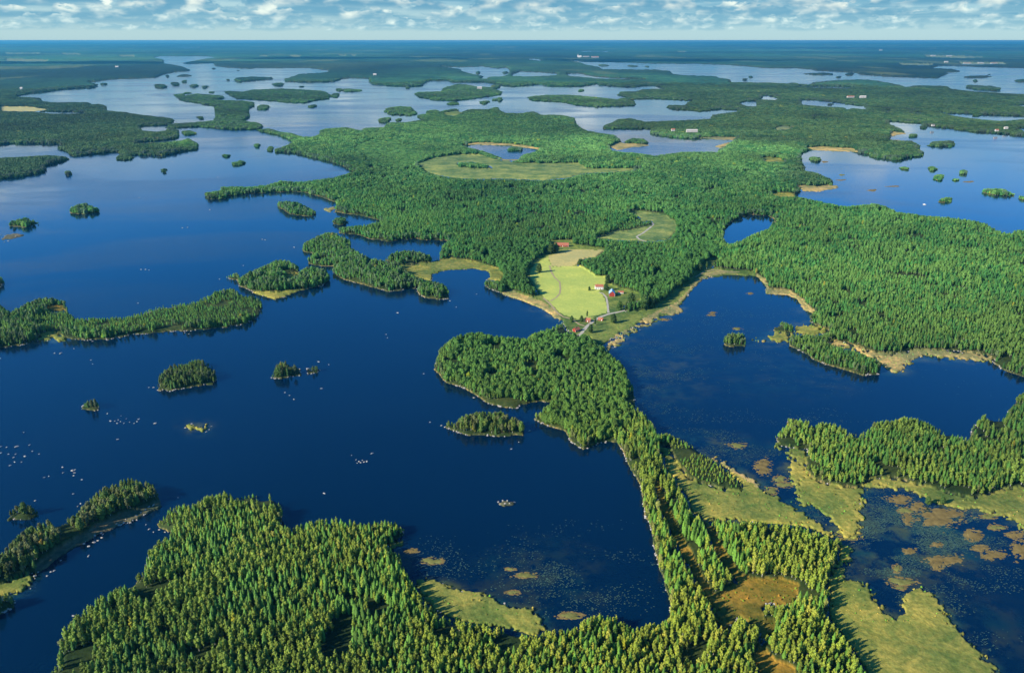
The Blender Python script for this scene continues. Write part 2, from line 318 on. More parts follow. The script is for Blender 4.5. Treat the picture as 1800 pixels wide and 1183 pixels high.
# small islets: x y rx ry
ISLETS = """1433 280 8 5;1590 296 8 3;1640 297 6 4;1694 303 6 4;1650 312 9 5;1680 316 5 2.5;1662 352 15 4.5;1797 348 9 4;1625 223 5 3.6;1605 239 7 3.5
119 305 4 4.5;288 300 4 4;397 274 6 3;418 287 11 4;451 256 5 3;475 262 4 4;218 277 16 4.5;323 133 13 2.2;282 152 10 3.2;308 148 5 3;341 151 4.5 3;294 134 3.2 2.6;324 144 2.4 2;360 153 3 2.6
371 162 3 1.6;329 164 5 2;375 120.5 4 1.4;418 124 2.2 1.1;401 140.5 2.6 1.6;352 207 4.5 3;463 189 11 4.4;549 187 5 3;588 168 6.5 3.6;596 158 4 2.4;617 159 15 3.2;489 148.5 10 2.3;529 152.5 3 1.5
676 211 10 4.4;701 211 3 2.6;871 152.5 7 3;796 182 10 2.6;851 180 6.5 3;870 175.5 3 2.5;878 175 3.5 2.8;716 154.5 2.2 1.5;1021 159 3 2;1061 115 11 1.8;1112 116 10 1.8;1137 117 4 1.4;1438 130 34 1.9;1474 135.5 6 1.8;1493 130.5 9 2.4
1718 135 24 2.6;1714 142 5 2;1795 142 15 2.6;1738 131 3 1;1460 183 3 1.6;1717 203 5 2.4;332 234 13 4;181 148 5 1.6;1319 135 4 1.8;1310 140 3 1.5;840 128 4 3;888 128 4 3;1392 148 8 1.8;1082 236 0 0"""
ISLETS = [tuple(map(float, q.split())) for q in ISLETS.replace('\n', ';').split(';')]
# tree height polygons (metres) and broadleaf areas
TALL = r"""
8 60 560 118 548 140 563 217 562 290 543 350 533 400 520 440 532 440 555 400 568 300 575 200 590 130 590 60 585
6 1172 765 1203 776 1237 797 1267 820 1304 851 1304 866 1281 861 1237 851 1210 841 1189 812 1178 790
7 620 262 650 248 700 252 740 272 735 292 700 296 650 290
7 835 270 875 268 900 284 870 288 850 282
9 1083 402 1110 390 1145 389 1145 398 1120 402 1090 408
8 803 287 830 285 862 292 866 297 830 297 806 294
14 0 0 1800 0 1800 240 0 240
6 272 905 300 895 318 915 310 940 272 925
6 990 560 1060 560 1060 600 1000 600
"""
BROAD = r"""
830 440 940 430 985 425 1010 430 1060 425 1075 455 1130 440 1180 470 1230 440 1265 440 1250 470 1200 510 1130 560 1075 545 1050 500 1010 470 940 500 960 560 880 520 860 480
800 590 930 590 1000 560 1080 620 1120 720 1090 790 960 750 860 720 780 680
130 360 160 355 175 375 125 378
1085 400 1190 375 1260 395 1250 450 1190 430
"""

XO, YO, SR = -190.0, 58.0, 2
RW, RH = int((1990 - XO) * SR), int((1390 - YO) * SR)
cls = np.ones((RH, RW), np.uint8)
oid = np.zeros((RH, RW), np.int16)
tal = np.full((RH, RW), 16.0, np.float32)
brd = np.zeros((RH, RW), np.uint8)
CODE = dict(W=0, F=1, B=2, R=3, G=4, M=5, H=6, C=7, S=8, A=9, N=10)


def fill(arr, P, val):
    P = np.asarray(P, float).reshape(-1, 2)
    X = (P[:, 0] - XO) * SR; Y = (P[:, 1] - YO) * SR
    X2, Y2 = np.roll(X, -1), np.roll(Y, -1)
    for r in range(max(0, int(Y.min())), min(RH, int(Y.max()) + 2)):
        yc = r + 0.5
        k = ((Y <= yc) & (Y2 > yc)) | ((Y2 <= yc) & (Y > yc))
        if not k.any():
            continue
        xs = np.sort(X[k] + (yc - Y[k]) / (Y2[k] - Y[k]) * (X2[k] - X[k]))
        for a, b in zip(xs[0::2], xs[1::2]):
            a = max(0, int(a + 0.5)); b = min(RW, int(b + 0.5))
            if b > a:
                arr[r, a:b] = val


ISL = {}          # id -> label
nid = 0
for ln in PLAN.strip().splitlines():
    p = ln.split()
    P = [float(q) for q in p[3:]]
    fill(cls, P, CODE[p[0]])
    if p[1] != '.' and '|' in p[1]:
        nid += 1
        ISL[nid] = p[1].split('|')[1].replace('_', ' ')
        A = np.array(P).reshape(-1, 2)
        c = A.mean(0)
        D = A - c
        ln_ = np.maximum(np.hypot(D[:, 0], D[:, 1]), 1)[:, None]
        fill(oid, (c + D * (1 + 7 / ln_)).ravel(), nid)
for (x, y, rx, ry) in ISLETS:
    if rx > 0:
        a = np.linspace(0, 2 * np.pi, 15)[:-1]
        rr = 1 + 0.18 * np.sin(a * 2 + x) + 0.1 * np.sin(a * 3 + y)
        fill(cls, np.stack([x + rx * rr * np.cos(a), y + ry * rr * np.sin(a)], 1).ravel(), 1)
        fill(tal, np.stack([x + 2 * rx * np.cos(a), y - 2 + 2.5 * ry * np.sin(a)], 1).ravel(), 12)
for ln in TALL.strip().splitlines():
    p = [float(q) for q in ln.split()]
    fill(tal, p[1:], p[0])
for ln in BROAD.strip().splitlines():
    fill(brd, [float(q) for q in ln.split()], 1)


def vnoise(x, y, seed=0):
    xi = np.floor(x).astype(np.int64); yi = np.floor(y).astype(np.int64)
    fx = x - xi; fy = y - yi
    fx = fx * fx * (3 - 2 * fx); fy = fy * fy * (3 - 2 * fy)

    def h(a, b):
        n = (a * 374761393 + b * 668265263 + seed * 144665) & 0xFFFFFFFF
        n = ((n ^ (n >> 13)) * 1274126177) & 0xFFFFFFFF
        return ((n ^ (n >> 16)) & 0xFFFF) / 65535.0
    return (h(xi, yi) * (1 - fx) + h(xi + 1, yi) * fx) * (1 - fy) + (h(xi, yi + 1) * (1 - fx) + h(xi + 1, yi + 1) * fx) * fy


def fbm(x, y, seed=0, o=3):
    s = 0; a = 0.5
    for k in range(o):
        s = s + a * vnoise(x * 2 ** k, y * 2 ** k, seed + k * 17)
        a *= 0.5
    return s / (1 - 0.5 ** o)


# ragged natural shorelines: shift the plan by a few metres of noise
jj, ii = np.meshgrid(np.arange(RW), np.arange(RH))
yy = YO + ii / SR
amp = np.clip((yy - 66) / 300.0, 0.12, 2.0)
sx = np.clip((yy - 66) / 60.0, 1.2, 12.0)
ys = 60 * np.log(np.maximum(yy - 62, 1))
nx = fbm(jj / SR / sx, ys / 2.2, 3) - 0.5
ny = fbm(jj / SR / sx, ys / 2.2, 11) - 0.5
J = np.clip(jj + nx * 7 * amp, 0, RW - 1).astype(int)
I = np.clip(ii + ny * 5.5 * amp, 0, RH - 1).astype(int)
cls = cls[I, J]
del nx, ny, J, I, ys, sx, amp


def blur(a, r, it=2):
    a = a.astype(np.float32)
    for _ in range(it):
        for ax in (0, 1):
            rr = r if ax else max(1, r // 2)
            n = a.shape[ax]
            pad = [(0, 0), (0, 0)]; pad[ax] = (rr + 1, rr)
            c = np.cumsum(np.pad(a, pad, mode='edge'), ax, dtype=np.float64)
            hi = np.take(c, np.arange(2 * rr + 1, 2 * rr + 1 + n), ax)
            lo = np.take(c, np.arange(0, n), ax)
            a = ((hi - lo) / (2 * rr + 1)).astype(np.float32)
    return a


opn = blur((cls == 2) | (cls == 3), 17, 2)
rag = fbm(jj / SR / 7.0, ii / SR / 3.5, 77, 4) - 0.5
edge = ((cls == 0) | (cls == 2) | (cls == 3)) & (opn > 0.04) & (opn < 0.96) & (yy > 560)
cls = np.where(edge & (opn + rag * 1.5 < 0.5), 0, np.where(edge & (cls == 0) & (opn + rag * 1.5 >= 0.5), 2, cls)).astype(np.uint8)
del jj, ii, rag, opn, edge


def at(arr, X, Y):
    # past the surveyed plan the country goes on as a mirrored copy of itself
    X = np.where(X > 1980, 3960 - X, np.where(X < -180, -360 - X, X))
    Y = np.where(Y > 1380, np.maximum(2760 - Y, 1000), Y)
    c = np.clip(((X - XO) * SR).astype(int), 0, RW - 1)
    r = np.clip(((Y - YO) * SR).astype(int), 0, RH - 1)
    return arr[r, c]


def is_wood(X, Y):
    return at(cls, X, Y) == 1


def headroom(x, y, h):
    """how tall a tree can stand here without rising past the wood's outline"""
    X0, Y0 = px(x, y)
    ok = is_wood(X0, Y0)
    out = np.zeros_like(x)
    for f in (0.3, 0.5, 0.7, 0.85, 1.0):
        X1, Y1 = px(x, y, h * f * 0.93)
        ok = ok & is_wood(X1, Y1)
        out = np.where(ok, f, out)
    return out


# land actually standing on the ground = open land + wood minus the strip hidden behind its own canopy
gi, gj = np.meshgrid(np.arange(RH), np.arange(RW), indexing='ij')
GX = XO + (gj + 0.5) / SR; GY = YO + (gi + 0.5) / SR
del gi, gj
wx, wy = g(GX, np.maximum(GY, YINF + 0.35))
hr = headroom(wx.ravel(), wy.ravel(), tal.ravel() * 1.0).reshape(RH, RW)
land = (cls > 1) | (hr >= 0.3)
farcanopy = (cls == 1) & (hr >= 0.85)
del GX, GY, wx, wy
lsoft = blur(land, 1, 1)
inner = blur(land, 16, 2)
fcsoft = blur(farcanopy, 1, 1)
del hr

PAL = np.array([(0.05, 0.06, 0.03), (0.030, 0.050, 0.016), (0.24, 0.24, 0.064), (0.36, 0.29, 0.14), (0.15, 0.20, 0.055),
                (0.41, 0.47, 0.105), (0.44, 0.39, 0.15), (0.19, 0.14, 0.028), (0.13, 0.12, 0.09), (0.20, 0.23, 0.12), (0.215, 0.27, 0.095)])


def ground_z(x, y, X, Y):
    l = at(lsoft, X, Y); inn = at(inner, X, Y)
    d = np.hypot(x, y)
    z = -3 + 4.2 * l
    k = np.clip((inn - 0.75) / 0.25, 0, 1) * (at(cls, X, Y) == 1) * (l > 0.99)
    z = z + k * 5.0 * fbm(x / 220, y / 220, 5, 2)
    # beyond the single trees the forest is one raised canopy surface
    far = np.clip((d - 6500) / 1500, 0, 1)
    c = at(fcsoft, X, Y)
    rel = 9 + 9 * fbm(x / 60, y / 60, 8, 2)
    z = z + far * c * rel
    hills = np.clip((d - 20000) / 30000, 0, 1) * (fbm(x / 9000, y / 7000, 21, 3)) * 200 * np.clip((d - 30000) / 25000, 0.12, 1)
    return z + hills * (l > 0.5)


def mesh_obj(name, V, Fc, mats, parent=None, smooth=False, attrs=None, mi=None):
    me = bpy.data.meshes.new(name)
    V = np.asarray(V, np.float32)
    if isinstance(Fc, np.ndarray):
        n, k = Fc.shape
        me.vertices.add(len(V)); me.vertices.foreach_set('co', V.ravel())
        me.loops.add(n * k); me.loops.foreach_set('vertex_index', Fc.astype(np.int32).ravel())
        me.polygons.add(n); me.polygons.foreach_set('loop_start', np.arange(0, n * k, k, dtype=np.int32))
        me.update(calc_edges=True)
    else:
        me.from_pydata([tuple(map(float, v)) for v in V], [], [list(map(int, f)) for f in Fc])
        me.update()
    if mi is not None:
        me.polygons.foreach_set('material_index', np.asarray(mi, np.int32))
    me.polygons.foreach_set('use_smooth', np.full(len(me.polygons), smooth))
    for m_ in (mats if isinstance(mats, (list, tuple)) else [mats]):
        me.materials.append(m_)
    for an, (ty, data) in (attrs or {}).items():
        a = me.attributes.new(an, ty, 'POINT')
        a.data.foreach_set({'FLOAT': 'value', 'INT': 'value', 'FLOAT_VECTOR': 'vector', 'FLOAT_COLOR': 'color'}[ty], np.ascontiguousarray(data).ravel())
    o = bpy.data.objects.new(name, me)
    if parent != 'none':
        COL.objects.link(o)
        if parent is not None:
            o.parent = parent
    return o


def tag(o, label=None, cat=None, group=None, kind=None):
    if label: o['label'] = label
    if cat: o['category'] = cat
    if group: o['group'] = group
    if kind: o['kind'] = kind
    return o


# ------------------------------------------------------------------ materials
def mat(name):
    m_ = bpy.data.materials.new(name)
    m_.use_nodes = True
    m_.node_tree.nodes.clear()
    t = NT(m_.node_tree)
    p = t.N.new('ShaderNodeBsdfPrincipled')
    o = t.N.new('ShaderNodeOutputMaterial')
    t.L.new(p.outputs[0], o.inputs[0])
    p.inputs['Roughness'].default_value = 0.9
    p.inputs['Specular IOR Level'].default_value = 0.15
    t.p = p
    t.out = o
    return m_, t


def plain(name, col, rough=0.85, var=0.25, scale=0.5, metal=0.0):
    m_, t = mat(name)
    geo = t.N.new('ShaderNodeNewGeometry')
    n = t.noise(geo.outputs['Position'], scale, 4)
    a = tuple(c * (1 - var) for c in col); b = tuple(min(1, c * (1 + var)) for c in col)
    t.L.new(t.mix(n, a, b), t.p.inputs['Base Color'])
    t.p.inputs['Roughness'].default_value = rough
    t.p.inputs['Metallic'].default_value = metal
    return m_


# ground
M_GROUND, t = mat('ground_soil_and_grass')
at_ = t.N.new('ShaderNodeAttribute'); at_.attribute_name = 'col'
geo = t.N.new('ShaderNodeNewGeometry')
n1 = t.noise(geo.outputs['Position'], 0.02, 5, 0.6)
n2 = t.noise(geo.outputs['Position'], 0.35, 3, 0.6)
n3 = t.noise(geo.outputs['Position'], 0.0022, 4, 0.6)
c = t.mix(1.0, at_.outputs['Color'], t.mix(t.ss(n1, 0.33, 0.67), (0.52, 0.70, 0.6), (1.38, 1.22, 1.0)), 'MULTIPLY')
c = t.mix(1.0, c, t.mix(t.ss(n2, 0.3, 0.7), (0.75, 0.78, 0.7), (1.2, 1.18, 1.15)), 'MULTIPLY')
n4 = t.noise(geo.outputs['Position'], 0.07, 6, 0.7, 1.5)
c = t.mix(1.0, c, t.mix(t.ss(n4, 0.35, 0.65), (0.66, 0.80, 0.75), (1.3, 1.15, 1.1)), 'MULTIPLY')
c = t.mix(1.0, c, t.mix(t.ss(n3, 0.32, 0.66), (0.62, 0.72, 0.8), (1.22, 1.15, 1.0)), 'MULTIPLY')
c = t.mix(at_.outputs['Alpha'], at_.outputs['Color'], c)
t.L.new(c, t.p.inputs['Base Color'])
bp = t.N.new('ShaderNodeBump'); bp.inputs['Strength'].default_value = 0.7; bp.inputs['Distance'].default_value = 0.8
t.L.new(n2, bp.inputs['Height']); t.L.new(bp.outputs[0], t.p.inputs['Normal'])

# water
M_WATER, t = mat('lake_water')
geo = t.N.new('ShaderNodeNewGeometry')
at_ = t.N.new('ShaderNodeAttribute'); at_.attribute_name = 'weed'
weed = t.m('MULTIPLY', at_.outputs['Fac'], t.ss(t.noise(geo.outputs['Position'], 0.045, 6, 0.7), 0.42, 0.62))
deep = t.mix(t.noise(geo.outputs['Position'], 0.0016, 3), (0.0001, 0.0060, 0.020), (0.0001, 0.0140, 0.042))
wcol = t.mix(t.ss(t.noise(geo.outputs['Position'], 0.02, 4, 0.6), 0.4, 0.6), (0.008, 0.045, 0.045), (0.050, 0.065, 0.024))
wc = t.mix(weed, deep, wcol)
t.L.new(wc, t.p.inputs['Base Color'])
t.p.inputs['IOR'].default_value = 1.33
t.p.inputs['Specular IOR Level'].default_value = 0.5
sp_ = t.N.new('ShaderNodeSeparateXYZ'); t.L.new(geo.outputs['Position'], sp_.inputs[0])
stv = t.xyz(t.m('MULTIPLY', sp_.outputs[0], 0.45), sp_.outputs[1], 0.0)
streak = t.ss(t.noise(stv, 0.0028, 5, 0.6, 0.6), 0.42, 0.62)
t.L.new(t.m('ADD', 0.07, t.m('MULTIPLY', streak, 0.10)), t.p.inputs['Roughness'])
wv = t.noise(geo.outputs['Position'], 0.35, 3, 0.6)
bp = t.N.new('ShaderNodeBump'); bp.inputs['Distance'].default_value = 0.35
t.L.new(t.m('ADD', 0.10, t.m('MULTIPLY', streak, 0.25)), bp.inputs['Strength'])
t.L.new(wv, bp.inputs['Height']); t.L.new(bp.outputs[0], t.p.inputs['Normal'])


# foliage takes each tree's own tint
def leaf(name, translucent=0.14):
    m_, t = mat(name)
    a = t.N.new('ShaderNodeAttribute'); a.attribute_type = 'INSTANCER'; a.attribute_name = 'tint'
    gm = t.N.new('ShaderNodeNewGeometry')
    n = t.noise(gm.outputs['Position'], 0.9, 2, 0.5)
    c = t.mix(1.0, a.outputs['Color'], t.mix(t.ss(n, 0.3, 0.7), (0.72, 0.80, 0.8), (1.28, 1.18, 1.0)), 'MULTIPLY')
    t.L.new(c, t.p.inputs['Base Color'])
    t.p.inputs['Roughness'].default_value = 0.75
    t.p.inputs['Specular IOR Level'].default_value = 0.25
    tr = t.N.new('ShaderNodeBsdfTranslucent')
    t.L.new(c, tr.inputs[0])
    ms = t.N.new('ShaderNodeMixShader'); ms.inputs[0].default_value = translucent
    t.L.new(t.p.outputs[0], ms.inputs[1]); t.L.new(tr.outputs[0], ms.inputs[2])
    t.L.new(ms.outputs[0], t.out.inputs[0])
    return m_


M_LEAF = leaf('foliage')
M_BARK = plain('bark_grey_brown', (0.16, 0.13, 0.10), 0.9, 0.3, 2)
M_BIRCH = plain('bark_birch_white', (0.55, 0.52, 0.46), 0.8, 0.4, 2.5)
M_ROCK = plain('granite', (0.34, 0.32, 0.28), 0.9, 0.3, 0.6)
M_REDROOF = plain('red_roof_tiles', (0.36, 0.13, 0.075), 0.8, 0.2, 1.2)
M_REDWALL = plain('falu_red_boards', (0.30, 0.045, 0.03), 0.85, 0.2, 2)
M_WHITE = plain('white_painted_boards', (0.75, 0.72, 0.66), 0.7, 0.08, 1)
M_METALROOF = plain('blue_grey_sheet_roof', (0.34, 0.50, 0.62), 0.45, 0.15, 0.6, 0.2)
M_GLASS = plain('window_glass', (0.03, 0.04, 0.05), 0.2, 0.2, 1)
M_BRICK = plain('chimney_brick', (0.28, 0.12, 0.08), 0.9, 0.2, 3)
M_GRAVEL = plain('gravel', (0.38, 0.36, 0.28), 0.95, 0.2, 0.8)
M_TRACK = plain('bare_earth_track', (0.34, 0.27, 0.15), 0.95, 0.3, 0.6)
M_MAT = plain('rusty_floating_vegetation', (0.17, 0.125, 0.040), 0.95, 0.85, 0.2)
M_MATG = plain('yellow_green_floating_vegetation', (0.15, 0.155, 0.042), 0.95, 0.85, 0.2)
M_LILY = plain('lily_leaves', (0.05, 0.10, 0.07), 0.7, 0.5, 0.1)
M_FARWALL = plain('weathered_pale_walls', (0.42, 0.40, 0.36), 0.9, 0.1, 0.1)
M_GREYROOF = plain('dark_grey_roof', (0.16, 0.15, 0.14), 0.8, 0.2, 1)


# ------------------------------------------------------------------ ground and lake bed, one sheet out to the horizon
rowsY = [YINF + H / 90000 * F]
while rowsY[-1] < 4200:
    y = rowsY[-1]
    rowsY.append(y + np.interp(y, [66, 80, 120, 260, 1330, 1500, 4200], [0.45, 0.5, 0.7, 1.5, 2.2, 8, 60]))
rowsY = np.array(rowsY)
colsX = np.concatenate([np.arange(-2200, -200, 60), np.arange(-200, -20, 6), np.arange(-20, 1822, 2.2), np.arange(1824, 2000, 6), np.arange(2000, 4100, 60)])
QX, QY = np.meshgrid(colsX, rowsY)
qx, qy = g(QX, QY)
SXc = QX
qz = ground_z(qx, qy, SXc, QY)
kc = at(cls, SXc, QY)
col = PAL[kc]
# blend class edges a little and lay a pale margin of reeds and stones along every shore
l = at(lsoft, SXc, QY)
ld2 = blur(land, 3, 2)
rim = np.clip((0.93 - at(ld2, SXc, QY)) / 0.35, 0, 1) * (l > 0.1)
rim = rim * (kc == 1) * np.clip(1.2 - 0.3 * rng.random(rim.shape), 0, 1)
shore = np.array((0.27, 0.225, 0.12))
col = col * (1 - 0.9 * rim[..., None]) + shore * 0.9 * rim[..., None]
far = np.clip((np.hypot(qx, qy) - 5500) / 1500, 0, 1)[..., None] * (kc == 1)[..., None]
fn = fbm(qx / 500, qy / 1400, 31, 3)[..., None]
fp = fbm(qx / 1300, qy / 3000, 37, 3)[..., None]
fb = fbm(qx / 5000, qy / 5200, 33, 3)[..., None]  # broad canopy colour patches, also standing in for cloud-shadow bands
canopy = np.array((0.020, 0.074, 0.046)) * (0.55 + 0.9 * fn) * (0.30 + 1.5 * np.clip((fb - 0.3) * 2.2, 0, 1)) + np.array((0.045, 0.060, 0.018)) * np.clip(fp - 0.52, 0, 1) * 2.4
fieldm = np.clip((fbm(qx / 700, qy / 1900, 51, 2) - 0.70) / 0.08, 0, 1)[..., None] * (np.hypot(qx, qy) > 9000)[..., None]
canopy = canopy * (1 - 0.5 * fieldm) + np.array((0.16, 0.19, 0.09)) * 0.5 * fieldm
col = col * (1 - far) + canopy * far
col[l < 0.3] = (0.03, 0.04, 0.03)
nr, nc = QX.shape
idx = np.arange(nr * nc).reshape(nr, nc)
quads = np.stack([idx[:-1, :-1], idx[1:, :-1], idx[1:, 1:], idx[:-1, 1:]], -1).reshape(-1, 4)
ido = at(oid, SXc, QY) * ((QX > -190) & (QX < 1985) & (QY < 1385))
qid = np.maximum(ido[:-1, :-1], ido[1:, 1:]).ravel()
P3 = np.stack([qx, qy, qz], -1).reshape(-1, 3)
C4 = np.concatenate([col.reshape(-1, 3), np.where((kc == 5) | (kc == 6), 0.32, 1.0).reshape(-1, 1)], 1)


def sub_sheet(name, sel, origin=True):
    q = quads[sel]
    u, inv_ = np.unique(q, return_inverse=True)
    V = P3[u].copy()
    o0 = np.array([V[:, 0].mean(), V[:, 1].mean(), 0.0]) if origin else np.zeros(3)
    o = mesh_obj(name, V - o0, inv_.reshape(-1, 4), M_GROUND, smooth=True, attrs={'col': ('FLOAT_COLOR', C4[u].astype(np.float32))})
    o.location = o0
    return tag(o, kind='structure')


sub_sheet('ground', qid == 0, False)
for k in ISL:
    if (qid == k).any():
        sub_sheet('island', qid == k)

# water surface
WV = np.clip(fbm(qx / 60, qy / 60, 71, 2), 0, 1)
WEED = [(1600, 960, 190, 95, 1.0), (1400, 840, 70, 60, 0.7), (1720, 1120, 120, 90, 0.35), (1170, 660, 110, 90, 0.35), (1400, 660, 200, 60, 0.2), (950, 1020, 150, 90, 0.35), (1240, 790, 120, 40, 0.6), (700, 980, 40, 40, 0.6), (1640, 330, 300, 40, 0.12)]
wd = np.zeros_like(QX)
for (a, b, ra, rb, s) in WEED:
    wd = np.maximum(wd, s * np.clip(1.6 - 1.6 * np.hypot((QX - a) / ra, (QY - b) / rb), 0, 1))
bsh = blur((cls == 2) | (cls == 3), 30, 2)
wd = np.maximum(wd, np.clip(at(bsh, SXc, QY) * 3.2, 0, 1) * (QY > 540))
ws = slice(None, None, 2)
WXs, WYs, WDs = qx[ws, ws], qy[ws, ws], wd[ws, ws]
r_, c_ = WXs.shape
wi = np.arange(r_ * c_).reshape(r_, c_)
wq = np.stack([wi[:-1, :-1], wi[1:, :-1], wi[1:, 1:], wi[:-1, 1:]], -1).reshape(-1, 4)
tag(mesh_obj('lake_water', np.stack([WXs, WYs, 0 * WXs], -1).reshape(-1, 3), wq, M_WATER, attrs={'weed': ('FLOAT', WDs.ravel().astype(np.float32))}), kind='structure')


# ------------------------------------------------------------------ trees
def tube(a, b, r0, r1, n=5):
    a = Vector(a); b = Vector(b)
    d = (b - a).normalized()
    s = d.orthogonal().normalized(); q = d.cross(s)
    V = []; Fc = []
    for (p, r) in ((a, r0), (b, r1)):
        for k in range(n):
            t_ = 2 * math.pi * k / n
            V.append(tuple(p + (s * math.cos(t_) + q * math.sin(t_)) * r))
    for k in range(n):
        Fc.append((k, (k + 1) % n, n + (k + 1) % n, n + k))
    Fc.append(tuple(range(n, 2 * n)))
    return V, Fc


def join(parts):
    V = []; Fc = []
    for (v, f) in parts:
        o = len(V)
        V += [tuple(q) for q in v]
        Fc += [tuple(i + o for i in q) for q in f]
    return V, Fc


def leaf_tris(P, Nrm, size, rs):
    """one ragged leaf clump (two triangles folded) at each point"""
    V = []; Fc = []
    for p, n, s in zip(P, Nrm, size):
        n = Vector(n).normalized()
        t1 = n.orthogonal().normalized()
        a = rs.uniform(0, 6.28)
        t1 = (t1 * math.cos(a) + n.cross(t1) * math.sin(a))
        t2 = n.cross(t1)
        p = Vector(p)
        b = len(V)
        V += [tuple(p + t1 * s), tuple(p + t2 * s * rs.uniform(0.5, 0.9) + n * s * 0.15), tuple(p - t1 * s * rs.uniform(0.7, 1)), tuple(p - t2 * s * rs.uniform(0.5, 0.9) - n * s * 0.25)]
        Fc += [(b, b + 1, b + 2), (b, b + 2, b + 3)]
    return V, Fc


def spruce_mesh(seed, width=1.0, lev=15, nb=9):
    rs = random.Random(seed)
    h = 15.0
    trunk = tube((0, 0, 0), (0, 0, h * 0.97), 0.2, 0.03)
    V = []; Fc = []
    z0 = h * 0.12
    for k in range(lev):
        f = k / (lev - 1)
        z = z0 + (h - z0) * (f ** 0.9) * 0.97
        r = (2.75 * (1 - f) ** 0.62 * min(1, 0.6 + 1.6 * f) + 0.2) * width * rs.uniform(0.75, 1.2)
        n = max(4, int(nb * (1 - 0.45 * f)))
        ph = rs.uniform(0, 6.28)
        for b in range(n):
            a = ph + 2 * math.pi * b / n + rs.uniform(-0.25, 0.25)
            rr = r * rs.uniform(0.7, 1.2)
            wd_ = rr * rs.uniform(0.32, 0.5) + 0.1
            dr = rs.uniform(0.35, 0.7) * rr
            ca, sa = math.cos(a), math.sin(a)
            i = len(V)
            V += [(0.05 * ca, 0.05 * sa, z + 0.45), (rr * 0.6 * ca - wd_ * sa, rr * 0.6 * sa + wd_ * ca, z - dr * 0.55),
                  (rr * ca, rr * sa, z - dr + 0.18), (rr * 0.6 * ca + wd_ * sa, rr * 0.6 * sa - wd_ * ca, z - dr * 0.55), (rr * 0.55 * ca, rr * 0.55 * sa, z - 0.05)]
            Fc += [(i, i + 1, i + 4), (i + 1, i + 2, i + 4), (i + 2, i + 3, i + 4), (i, i + 4, i + 3)]
    i = len(V)
    n = 7
    for k in range(n):
        a = 2 * math.pi * k / n
        V.append((0.95 * width * math.cos(a), 0.95 * width * math.sin(a), z0))
    V.append((0, 0, h * 1.0))
    for k in range(n):
        Fc.append((i + k, i + (k + 1) % n, i + n))
    return trunk, (V, Fc)


def broad_mesh(seed, h=15.0, cw=2.6, z0=0.22, lobes=9, leaves=300, size=0.55, squash=1.0, crown_top=1.0):
    rs = random.Random(seed)
    tr = [tube((0, 0, 0), (rs.uniform(-.2, .2), rs.uniform(-.2, .2), h * 0.8), 0.22, 0.05)]
    P = []; Nn = []; S = []
    cores = []
    for k in range(lobes):
        f = (k + 0.5) / lobes
        z = h * (z0 + (crown_top - z0) * f) - 0.4
        prof = math.sin(math.pi * min(1, 0.12 + 0.86 * f) ** 0.9) ** 0.6 * squash
        a = k * 2.4 + rs.uniform(-0.5, 0.5)
        off = cw * prof * rs.uniform(0.25, 0.6)
        c_ = Vector((off * math.cos(a), off * math.sin(a), z))
        r = max(0.5, cw * prof * rs.uniform(0.5, 0.75))
        cores.append((c_, r))
        if k % 3 == 1:
            tr.append(tube((0, 0, z * 0.6), tuple(c_), 0.09, 0.03, 4))
    tot = sum(r * r for _, r in cores)
    for (c_, r) in cores:
        for _ in range(int(leaves * r * r / tot)):
            d = Vector((rs.gauss(0, 1), rs.gauss(0, 1), rs.gauss(0.15, 1))).normalized()
            q = c_ + Vector((d.x * r, d.y * r, d.z * r * 1.15)) * rs.uniform(0.8, 1.15)
            P.append(q); Nn.append(d + Vector((rs.uniform(-.5, .5), rs.uniform(-.5, .5), rs.uniform(-.2, .6)))); S.append(size * rs.uniform(0.7, 1.4))
    crown = [leaf_tris(P, Nn, S, rs)]
    # inner mass of twigs and leaves
    for (c_, r) in cores:
        V = []; Fc = []
        n = 6
        rr = r * 0.78
        for (zz, q) in ((-0.75, 0.55), (0.0, 1.0), (0.75, 0.6)):
            for k in range(n):
                a = 2 * math.pi * k / n + zz
                j = rs.uniform(0.85, 1.15)
                V.append((c_.x + rr * q * math.cos(a) * j, c_.y + rr * q * math.sin(a) * j, c_.z + rr * zz * 1.1))
        V.append((c_.x, c_.y, c_.z + rr * 1.1)); V.append((c_.x, c_.y, c_.z - rr * 1.1))
        for k in range(n):
            k2 = (k + 1) % n
            Fc += [(k, k2, n + k2, n + k), (n + k, n + k2, 2 * n + k2, 2 * n + k), (2 * n + k, 2 * n + k2, 3 * n), (k2, k, 3 * n + 1)]
        crown.append((V, Fc))
    return join(tr), join(crown)


def clump_mesh(seed, conif=True):
    """several tree tops standing close together, for woods kilometres away (unit radius, unit height)"""
    rs = random.Random(seed)
    V = []; Fc = []
    for k in range(9):
        a = k * 2.39996; d = 0.85 * math.sqrt((k + 0.3) / 9)
        cx, cy = d * math.cos(a), d * math.sin(a)
        hh = rs.uniform(0.68, 1.0)
        r = rs.uniform(0.24, 0.36)
        i = len(V)
        n = 6
        rings = [(0.0, 0.9), (0.45, 1.05), (0.8, 0.62)] if not conif else [(0.0, 1.0), (0.4, 0.95), (0.75, 0.5)]
        for (z, q) in rings:
            for b in range(n):
                t_ = 2 * math.pi * b / n + z * 2
                j = rs.uniform(0.75, 1.25)
                V.append((cx + r * q * j * math.cos(t_), cy + r * q * j * math.sin(t_), z * hh + rs.uniform(-.03, .03)))
        V.append((cx, cy, hh))
        for u_ in range(2):
            for b in range(n):
                b2 = (b + 1) % n
                Fc.append((i + u_ * n + b, i + u_ * n + b2, i + (u_ + 1) * n + b2, i + (u_ + 1) * n + b))
        for b in range(n):
            Fc.append((i + 2 * n + b, i + 2 * n + (b + 1) % n, i + 3 * n))
    return V, Fc


